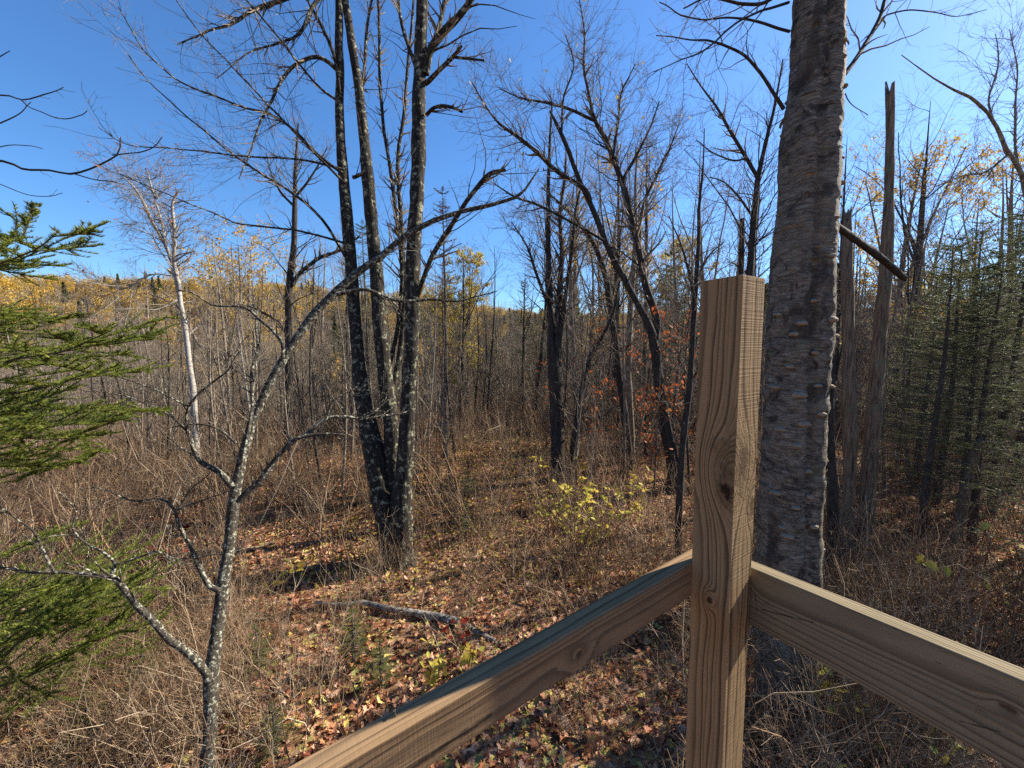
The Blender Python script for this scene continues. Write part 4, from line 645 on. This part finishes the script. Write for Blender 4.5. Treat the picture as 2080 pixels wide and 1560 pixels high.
it = [(a[0], a[1], a[2], fit(a[0], a[1], top(a[0]), 10.), a[4]) for a in it]
plant(it, 'bare_tree', 'leafless grey tree', 'leafless trees in the middle distance')
it = [(-40 + 2160 * (k + r.random()) / 190, 7.0 + 14 * r.random() ** 1.2, ST[int(r.integers(5))], .55 + .6 * r.random(), r.random() * 6) for k in range(190)]
it = [(a[0], a[1], a[2], fit(a[0], a[1], np.interp(a[0], [0, 500, 700, 1100, 2080], [660, 640, 580, 560, 540]) + 160 * (r.random() - .5), 5.5), a[4]) for a in it]
it = [a for a in it if not (930 < a[0] < 1110 and a[1] < 12.5)]
plant(it, 'thin_sapling', 'thin bare sapling', 'thin saplings in the thicket', 'sapling', 10.8, ('nearer', 'farther'))
it = [(902, 15, YT[1], 1.05, 1), (935, 17, YT[3], .85, 2), (870, 30, YT[0], 1.2, 3), (985, 34, YT[2], 1.1, .4), (1190, 24, YT[0], 1.15, 5), (1260, 19, YT[2], 1.05, 2), (1310, 27, YT[0], 1.2, 4), (470, 38, YT[0], 1.3, 1), (530, 44, YT[2], 1.3, 3), (430, 50, YT[0], 1.3, 2), (610, 42, YT[2], 1.1, 2), (1840, 15, YT[0], 1.15, 1), (1895, 19, YT[2], 1.1, 2), (2050, 22, YT[0], 1.1, 3), (1750, 20, YT[2], 1.0, .5), (1380, 24, YT[3], .9, .3)]
YTOP = {902: 575, 935: 540, 870: 560, 985: 590, 1190: 480, 1260: 380, 1310: 500, 470: 480, 530: 500, 430: 510, 610: 560, 1840: 300, 1895: 420, 2050: 300, 1750: 480, 1380: 520}
it = [(a[0], a[1], a[2], fit(a[0], a[1], YTOP[a[0]], 10.), a[4]) for a in it]
plant(it, 'yellow_tree', 'tree thinly hung with yellow leaves', 'yellow-leaved trees in the middle distance')
it = [(1215, 8.6, OT[0], 1., 1), (1300, 9, OT[1], .9, 3), (1340, 7.4, OT[1], 1., 2), (1385, 8, OT[0], .95, 5), (1270, 10, OT[1], .9, .5), (1110, 10, OT[0], .75, 2.5), (1395, 10.5, OT[1], 1.1, 4.4), (870, 7, OT[0], .45, 3)]
plant(it, 'russet_sapling', 'sapling with russet orange leaves', 'russet saplings', 'sapling')
it = [(455, 17, WT[0], .55, 1), (500, 14, WT[1], .48, 2), (300, 15, WT[1], .42, 4), (880, 14, WT[0], .55, 3)]
plant(it, 'pale_birch', 'slim pale-barked birch', 'slim pale birches', 'tree')

# ------------------------------------------------------------------ stuff: far woods, brush, leaf litter
def scatter(name, protos, pts, rot, scl, idx, label):
    pcol = bpy.data.collections.new(name + '_kinds')
    for k, (mm) in enumerate(protos):
        o = bpy.data.objects.new(f'{name}_kind_{k:02d}', mm); pcol.objects.link(o)
    me = bpy.data.meshes.new(name); me.vertices.add(len(pts)); me.vertices.foreach_set('co', np.asarray(pts, np.float32).ravel())
    for an, ty, dt in (('rot', 'FLOAT_VECTOR', rot), ('scl', 'FLOAT', scl), ('idx', 'INT', idx)):
        at = me.attributes.new(an, ty, 'POINT'); at.data.foreach_set('vector' if ty == 'FLOAT_VECTOR' else 'value', np.asarray(dt, np.int32 if ty == 'INT' else np.float32).ravel())
    o = bpy.data.objects.new(name, me); col.objects.link(o); tag(o, label, kind='stuff')
    ng = bpy.data.node_groups.new(name, 'GeometryNodeTree'); ng.interface.new_socket('Geometry', in_out='INPUT', socket_type='NodeSocketGeometry'); ng.interface.new_socket('Geometry', in_out='OUTPUT', socket_type='NodeSocketGeometry')
    N = ng.nodes; gi = N.new('NodeGroupInput'); go = N.new('NodeGroupOutput'); ci = N.new('GeometryNodeCollectionInfo'); ci.inputs['Collection'].default_value = pcol; ci.inputs['Separate Children'].default_value = True; ci.inputs['Reset Children'].default_value = True
    ip = N.new('GeometryNodeInstanceOnPoints'); ip.inputs['Pick Instance'].default_value = True
    def att(nm, ty):
        n = N.new('GeometryNodeInputNamedAttribute'); n.data_type = ty; n.inputs['Name'].default_value = nm; return [s for s in n.outputs if s.enabled and s.name == 'Attribute'][0]
    er = N.new('FunctionNodeEulerToRotation'); K = ng.links
    K.new(gi.outputs[0], ip.inputs['Points']); K.new(ci.outputs[0], ip.inputs['Instance']); K.new(att('idx', 'INT'), ip.inputs['Instance Index']); K.new(att('rot', 'FLOAT_VECTOR'), er.inputs[0]); K.new(er.outputs[0], ip.inputs['Rotation']); K.new(att('scl', 'FLOAT'), ip.inputs['Scale']); K.new(ip.outputs[0], go.inputs[0])
    md = o.modifiers.new('scatter', 'NODES'); md.node_group = ng; return o
r = np.random.default_rng(123)
def far_crown(seed, mat, n, size, Hh=11, w=2.6, twigs=True):
    q = np.random.default_rng(seed); mb = MB(); z = np.linspace(-.5, Hh * .9, 6); mb.tubes(np.stack([.2 * np.sin(z), 0 * z, z], -1), np.linspace(.16, .04, 6), 4, 0)
    P = np.stack([0 * z, 0 * z, z], -1)[None]; R = np.linspace(.16, .04, 6)[None]; b1 = grow(q, P, R, 34, t=(.3, 1), ang=(25, 55), L=(2., 3.4), k=4, up=.3, rmin=.04); b2 = grow(q, *b1, 150, L=(.8, 1.8), k=3, up=.3, rmin=.025); mb.tubes(*b1, 3, 0); mb.tubes(*b2, 3, 0)
    b3 = grow(q, *b2, 420 if mat is None else 60, L=(.4, 1.2), k=3, up=.3, rmin=.018); mb.tubes(*b3, 3, 0)
    if mat:
        lump = q.normal(size=(16, 3)) * np.array([w * .5, w * .5, Hh * .16]) + np.array([0, 0, Hh * .68]); pos = lump[q.integers(0, 16, n)] + q.normal(size=(n, 3)) * np.array([.7, .7, .65]); add_leaves(mb, q, pos, size * (.6 + .8 * q.random(n)), 1.6, 0, 1)
    return mb.mesh('far_tree', [M['grey'], M[mat] if mat else M['twig']])
def far_conifer(seed):
    q = np.random.default_rng(seed); mb = MB(); n = 900; t = q.random(n) ** .7; zz_ = 1 + t * 12; rd = (1 - t) * 2.2 * (.35 + .65 * q.random(n)); a = q.random(n) * 6.283; add_leaves(mb, q, np.stack([rd * np.cos(a), rd * np.sin(a), zz_ - .2 * rd], -1), .5 + .4 * q.random(n), .9); return mb.mesh('far_tree', M['spruce'])
protos = [far_crown(1, None, 0, 0), far_crown(2, None, 0, 0), far_crown(3, None, 0, 0), far_crown(4, 'gold', 900, .42), far_crown(5, 'gold', 700, .42), far_crown(6, 'gold', 1100, .45), far_conifer(7), far_conifer(8)]
pts, idx = [], []
for rg, n in ((np.array([42, 75]), 300), (np.array([75, 150]), 1100), (np.array([150, 250]), 2000), (np.array([250, 345]), 1900)):
    az = np.radians(-62 + 124 * r.random(n)); rr2 = np.sqrt(rg[0] ** 2 + (rg[1] ** 2 - rg[0] ** 2) * r.random(n)); pts.append(np.stack([rr2 * np.sin(az), rr2 * np.cos(az)], -1)); u = r.random(n)
    goldp = .06 if rg[0] < 100 else (.10 if rg[0] < 200 else .78); con = .12 if rg[0] < 200 else .06; cl = fbm(np.stack([pts[-1][:, 0] * .035, pts[-1][:, 1] * .035, 0 * u], -1), 2)
    gp = np.clip(goldp + (cl - .5) * 1.6 * (.3 if rg[0] < 100 else 1), 0, 1); idx.append(np.where(u < con, 6 + (u * 997).astype(int) % 2, np.where(u < con + gp, 3 + (u * 991).astype(int) % 3, (u * 983).astype(int) % 3)))
pts = np.concatenate(pts); idx = np.concatenate(idx); n = len(pts); P3 = np.column_stack([pts, H(pts[:, 0], pts[:, 1])])
scatter('far_woods', protos, P3, np.column_stack([r.normal(size=(n, 2)) * .04, r.random(n) * 6.283]), .75 + .5 * r.random(n), idx, 'autumn woods of bare grey and golden trees covering the far hillside')

def brush_mesh(seed, n, hgt, mat, tw=4, thin=1., bend=.14):
    q = np.random.default_rng(seed); mb = MB(); a = q.random(n) * 6.283; b = q.random(n) * .22; L = hgt * (.5 + .6 * q.random(n)); k = 6; d = nrm(np.stack([.38 * np.cos(a) * q.random(n), .38 * np.sin(a) * q.random(n), np.ones(n)], -1)); out = np.zeros((n, k, 3)); out[:, 0] = np.stack([b * np.cos(a * 1.7), b * np.sin(a * 1.7), 0 * a - .05], -1)
    for j in range(1, k): out[:, j] = out[:, j - 1] + d * (L / (k - 1))[:, None]; d = nrm(d + (bend, .3)[seed % 3 == 0] * q.normal(size=(n, 3)))
    R = thin * np.linspace(.0058, .0019, k)[None] * (.8 + .7 * q.random((n, 1))); mb.tubes(out, R, 3); g1 = grow(q, out, R, n * tw, t=(.25, 1), ang=(25, 55), L=(.15 * hgt, .42 * hgt), k=4, up=.15, wob=.2, rmin=.0013 * (.5 + .5 * thin)); g2 = grow(q, *g1, n * tw * 2, L=(.05 * hgt, .18 * hgt), k=3, up=.2, rmin=.001); mb.tubes(*g1, 3); mb.tubes(*g2, 3); return mb.mesh('brush', M[mat])
BR = [brush_mesh(200 + k, 6 + k % 3, (1.1, 1.5, .8, 1.9, 1.3, .6)[k % 6], 'tan') for k in range(9)]
def field(n, y0, y1, pw_=.5):
    az = np.radians(-64 + 128 * r.random(n)); rr2 = (y0 ** (1 / pw_) + (y1 ** (1 / pw_) - y0 ** (1 / pw_)) * r.random(n)) ** pw_; return np.stack([rr2 * np.sin(az), rr2 * np.cos(az)], -1)
BR += [brush_mesh(240 + k, 9, (.7, .95, .55)[k], 'tan', 5, .42, .26) for k in range(3)]
p = np.vstack([field(9500, 3.0, 22, .66), field(520, 1.9, 5.2, .6)]); p3 = np.column_stack([p, H(p[:, 0], p[:, 1])]); sx, sy, dz = to_px(p3)
keep = np.ones(len(p), bool); u = r.random(len(p)); open_ = ((sx > 640) & (sx < 1420) & (p[:, 1] < 13)) ; keep &= ~(open_ & (u > .40)); keep &= ~((sx > 870) & (sx < 1120) & (sy > 930) & (sy < 1160) & (u > .42)); keep &= ~((sx > 560) & (sx < 1100) & (p[:, 1] < 5.6) & (u > .16)); keep &= np.hypot(p[:, 0] - P[0][0] * 0 - 2.2, p[:, 1] - 2.9) > .4
keep &= ~((sx > 1700) & (sy > 1000) & (sy < 1180) & (u > .18))
pn = fbm(np.column_stack([p * .55, 0 * u]), 3); keep &= (pn > .42) | (u < .35); p3 = p3[keep]; n = len(p3); pn = pn[keep]; dist = np.hypot(p3[:, 0], p3[:, 1])
flat = r.random(n) < .14; tl_ = np.where(flat, 1.45, 0)[:, None] * np.sign(r.normal(size=(n, 2))) * np.array([[1, 0]])
scatter('undergrowth', BR, p3, np.column_stack([r.normal(size=(n, 2)) * .2 + tl_, r.random(n) * 6.283]), (.35 + .75 * r.random(n)) * np.interp(pn, [.3, .7], [.65, 1.35]) * np.where(flat, .55, 1) * np.where(dist < 4.9, 1.15, 1.) * np.interp(dist, [8, 26], [1, 1.2]), np.where(dist < 4.9, 9 + r.integers(0, 3, n), r.integers(0, 9, n)), 'tangle of thin brown brush stems across the forest floor')
# saplings too many to count, behind the ones that can be told apart
p = field(1700, 13, 60, .62); p3 = np.column_stack([p, H(p[:, 0], p[:, 1])]); n = len(p3)
thk = [bare_meshes(300 + k, 4.5, .03, (12, 60, 200), .15, .22, 'grey', (.007, .005, .004), .4)[1] for k in range(4)]
tall = [bare_meshes(310 + k, 8, .07, (20, 110, 360), .3, .2, 'grey', (.012, .007, .006), .4) for k in range(3)]
def joined(ms):
    mb = MB()
    for mi, m_ in enumerate(ms):
        v = np.zeros(len(m_.vertices) * 3, np.float32); m_.vertices.foreach_get('co', v); f = np.zeros(len(m_.loops), np.int32); m_.loops.foreach_get('vertex_index', f); mb.add(v.reshape(-1, 3), f.reshape(-1, 4))
    return mb.mesh('thicket', M['grey'])
ti = r.integers(0, 7, n); sx, sy, dz = to_px(p3); tl = ((706 - (np.interp(sx, [0, 500, 700, 2080], [690, 680, 640, 560]) + 60 * r.random(n))) / F * dz + 2.8 - p3[:, 2]) / np.where(ti < 4, 4.5, 8.); tl = np.maximum(tl, .3)
scatter('thicket', thk + [joined(t) for t in tall], p3, np.column_stack([r.normal(size=(n, 2)) * .07, r.random(n) * 6.283]), np.minimum(.6 + .7 * r.random(n), tl), ti, 'grey haze of bare sapling stems filling the valley')

lit = MB(); p = field(62000, 1.4, 11, .62); z = H(p[:, 0], p[:, 1]); u = r.random(len(p)); pos = np.column_stack([p, z + .006 + .03 * u]); dd = np.hypot(p[:, 0], p[:, 1])
nr = dd < 5.; add_leaves(lit, r, pos[nr], (.022 + .062 * r.random(nr.sum()) ** 2.2), 1.15, 1, curl=4.); add_leaves(lit, r, pos[~nr], (.028 + .06 * r.random((~nr).sum()) ** 1.8), 1.1, 0, curl=3.5)
p = field(16000, 10, 30, .6); add_leaves(lit, r, np.column_stack([p, H(p[:, 0], p[:, 1]) + .03]), .09 + .08 * r.random(len(p)), .8, 0, curl=2.)
q_ = r.random((2600, 2)); yy = 4.2 + 9 * q_[:, 0]; xx = -.9 + .10 * (yy - 4) + (q_[:, 1] - .5) * (3.4 + .1 * yy); add_leaves(lit, r, np.column_stack([xx, yy, H(xx, yy) + .03 + .12 * r.random(2600) ** 3]), .03 + .05 * r.random(2600), 1.1, 0, 1, 3.)
tag(lit.build('leaf_litter', [M['litter'], M['yellow']]), 'carpet of fallen tan, orange and yellow leaves on the ground', kind='stuff')

# ------------------------------------------------------------------ the fallen log and leafy shrubs
def gl(px, py, z): return G(px, py, z)
pl = np.array([gl(x, y,   .045) for x, y in [(640, 1224), (690, 1229), (740, 1225), (791, 1237), (841, 1245), (892, 1254), (932, 1264)]]); pl2 = np.array([gl(x, y, .03) for x, y in [(940, 1268), (969, 1284), (1003, 1301), (1026, 1315)]])
mb = MB(); c = catmull(np.column_stack([pl[:, :2], pl[:, 2]]), 40); mb.tubes(c, np.linspace(.020, .042, 40) * (1 + .2 * (fbm(c * 9, 2) - .5)), 12); c0 = c[0]; n0 = mb.n; mb.add(np.vstack([mb.v[0][-12:], c[-1:]]), [[a, (a + 1) % 12, 12] for a in range(12)])
tag(mb.build('fallen_log', M['logb'], None, origin=c0), 'pale fallen birch log lying across the leaves', 'log')
mb = MB(); c = catmull(pl2, 24); mb.tubes(c, np.linspace(.030, .018, 24), 10); tag(mb.build('fallen_log', M['logb'], None, origin=c[0]), 'short broken end of pale birch lying below the main log', 'log')
def leaf_mesh(shape, mat, seed):
    mb = MB(); S, T = ((OV, OVT), (MP, MPT))[shape]; q = np.random.default_rng(seed); V = S.copy(); V[:, 2] = V[:, 2] * (1 + 2 * q.random()) + .25 * (V[:, 1] - .3) ** 2 * q.normal(); mb.add(V, T); return mb.mesh('leaf', M[mat])
LMESH = {k: [leaf_mesh(sh, k, s) for s in range(3) for sh in shs] for k, shs in (('yellow', (0, 1)), ('orange', (0, 1)), ('red', (1,)))}
def shrub(name, label, base, hgt, nst, nleaf, lk, size, seed, group, spread=.35, lo=.35):
    q = np.random.default_rng(seed); root = empty(name, base, label, 'shrub', group); mb = MB(); n = nst; a = q.random(n) * 6.283; d = nrm(np.stack([spread * np.cos(a), spread * np.sin(a), np.ones(n)], -1)); k = 7; out = np.zeros((n, k, 3)); L = hgt * (.6 + .5 * q.random(n))
    for j in range(1, k): out[:, j] = out[:, j - 1] + d * (L / (k - 1))[:, None]; d = nrm(d + .13 * q.normal(size=(n, 3)))
    R = np.linspace(.006, .0018, k)[None] * np.ones((n, 1)); mb.tubes(out, R, 5); g1 = grow(q, out, R, n * 5, t=(lo, 1), ang=(35, 65), L=(.2 * hgt, .45 * hgt), k=5, up=.1, wob=.15, rmin=.0016); g2 = grow(q, *g1, n * 8, L=(.08 * hgt, .2 * hgt), k=3, up=.1, rmin=.0012); mb.tubes(*g1, 4); mb.tubes(*g2, 3); mb.build('stems', M['tan'], root)
    src = np.concatenate([g1[0][:, 1:4], g2[0]]); i = q.integers(0, len(src), nleaf); pos = src[i, q.integers(0, 3, nleaf)]; ms = LMESH[lk]
    for c in range(nleaf):
        o = bpy.data.objects.new('leaf', ms[c % len(ms)]); col.objects.link(o); o.parent = root; s = size * (.6 + .7 * q.random()); o.location = pos[c]; o.scale = (s, s, s); o.rotation_euler = (q.normal() * .7, q.normal() * .7, q.random() * 6.283)
    return root
yg = 'yellow-leaved shrubs in the clearing'
for k, (px, py, h, ns, nl, lab) in enumerate([(1170, 1140, 1.4, 9, 190, 'yellow-leaved hazel shrub in the clearing left of the post'), (1240, 1120, 1.2, 7, 100, 'smaller yellow-leaved shrub close to the post, behind the hazel'), (1110, 1100, .8, 5, 45, 'sparse yellow-leaved shrub left of the hazel in the clearing'), (880, 1395, .42, 5, 22, 'low yellow-green shrublet just below the fallen log'), (960, 1380, .38, 5, 18, 'low yellow shrublet above the middle of the left rail'), (560, 1240, .8, 4, 20, 'few-leaved shrub between the sapling and the fallen log')]):
    b = G(px, py); shrub('hazel_shrub', lab, (b[0], b[1], float(H(b[0], b[1])) - .03), h, ns, nl, 'yellow', .075, 400 + k, yg)
b = G(935, 1340); shrub('red_shrub', 'small red-leaved maple seedling beside the end of fallen log', (b[0], b[1], float(H(b[0], b[1]))), .40, 4, 15, 'red', .06, 420, None)
b = G(335, 1200); shrub('red_shrub', 'red-leaved seedling in the brush left of the lichen sapling', (b[0], b[1], float(H(b[0], b[1]))), .7, 3, 14, 'red', .075, 421, None, lo=.6)
b = G(1620, 1560); shrub('leafy_brush', 'sparse yellow-leaved brush under the right rail beside the birch foot', (b[0] + .15, b[1] - .1, float(H(b[0], b[1]))), .9, 7, 34, 'yellow', .07, 430, None, .7)
b = G(1935, 1420); shrub('leafy_brush', 'thin leaning twigs with a few yellow leaves above the right rail', (b[0], b[1], float(H(b[0], b[1]))), 1.7, 5, 12, 'yellow', .075, 433, None, .45, .55)
b = G(1760, 1500); shrub('leafy_brush', 'yellow-leaved brush beneath the middle of the right rail', (b[0], b[1], float(H(b[0], b[1]))), .8, 7, 30, 'yellow', .07, 431, None, .8)
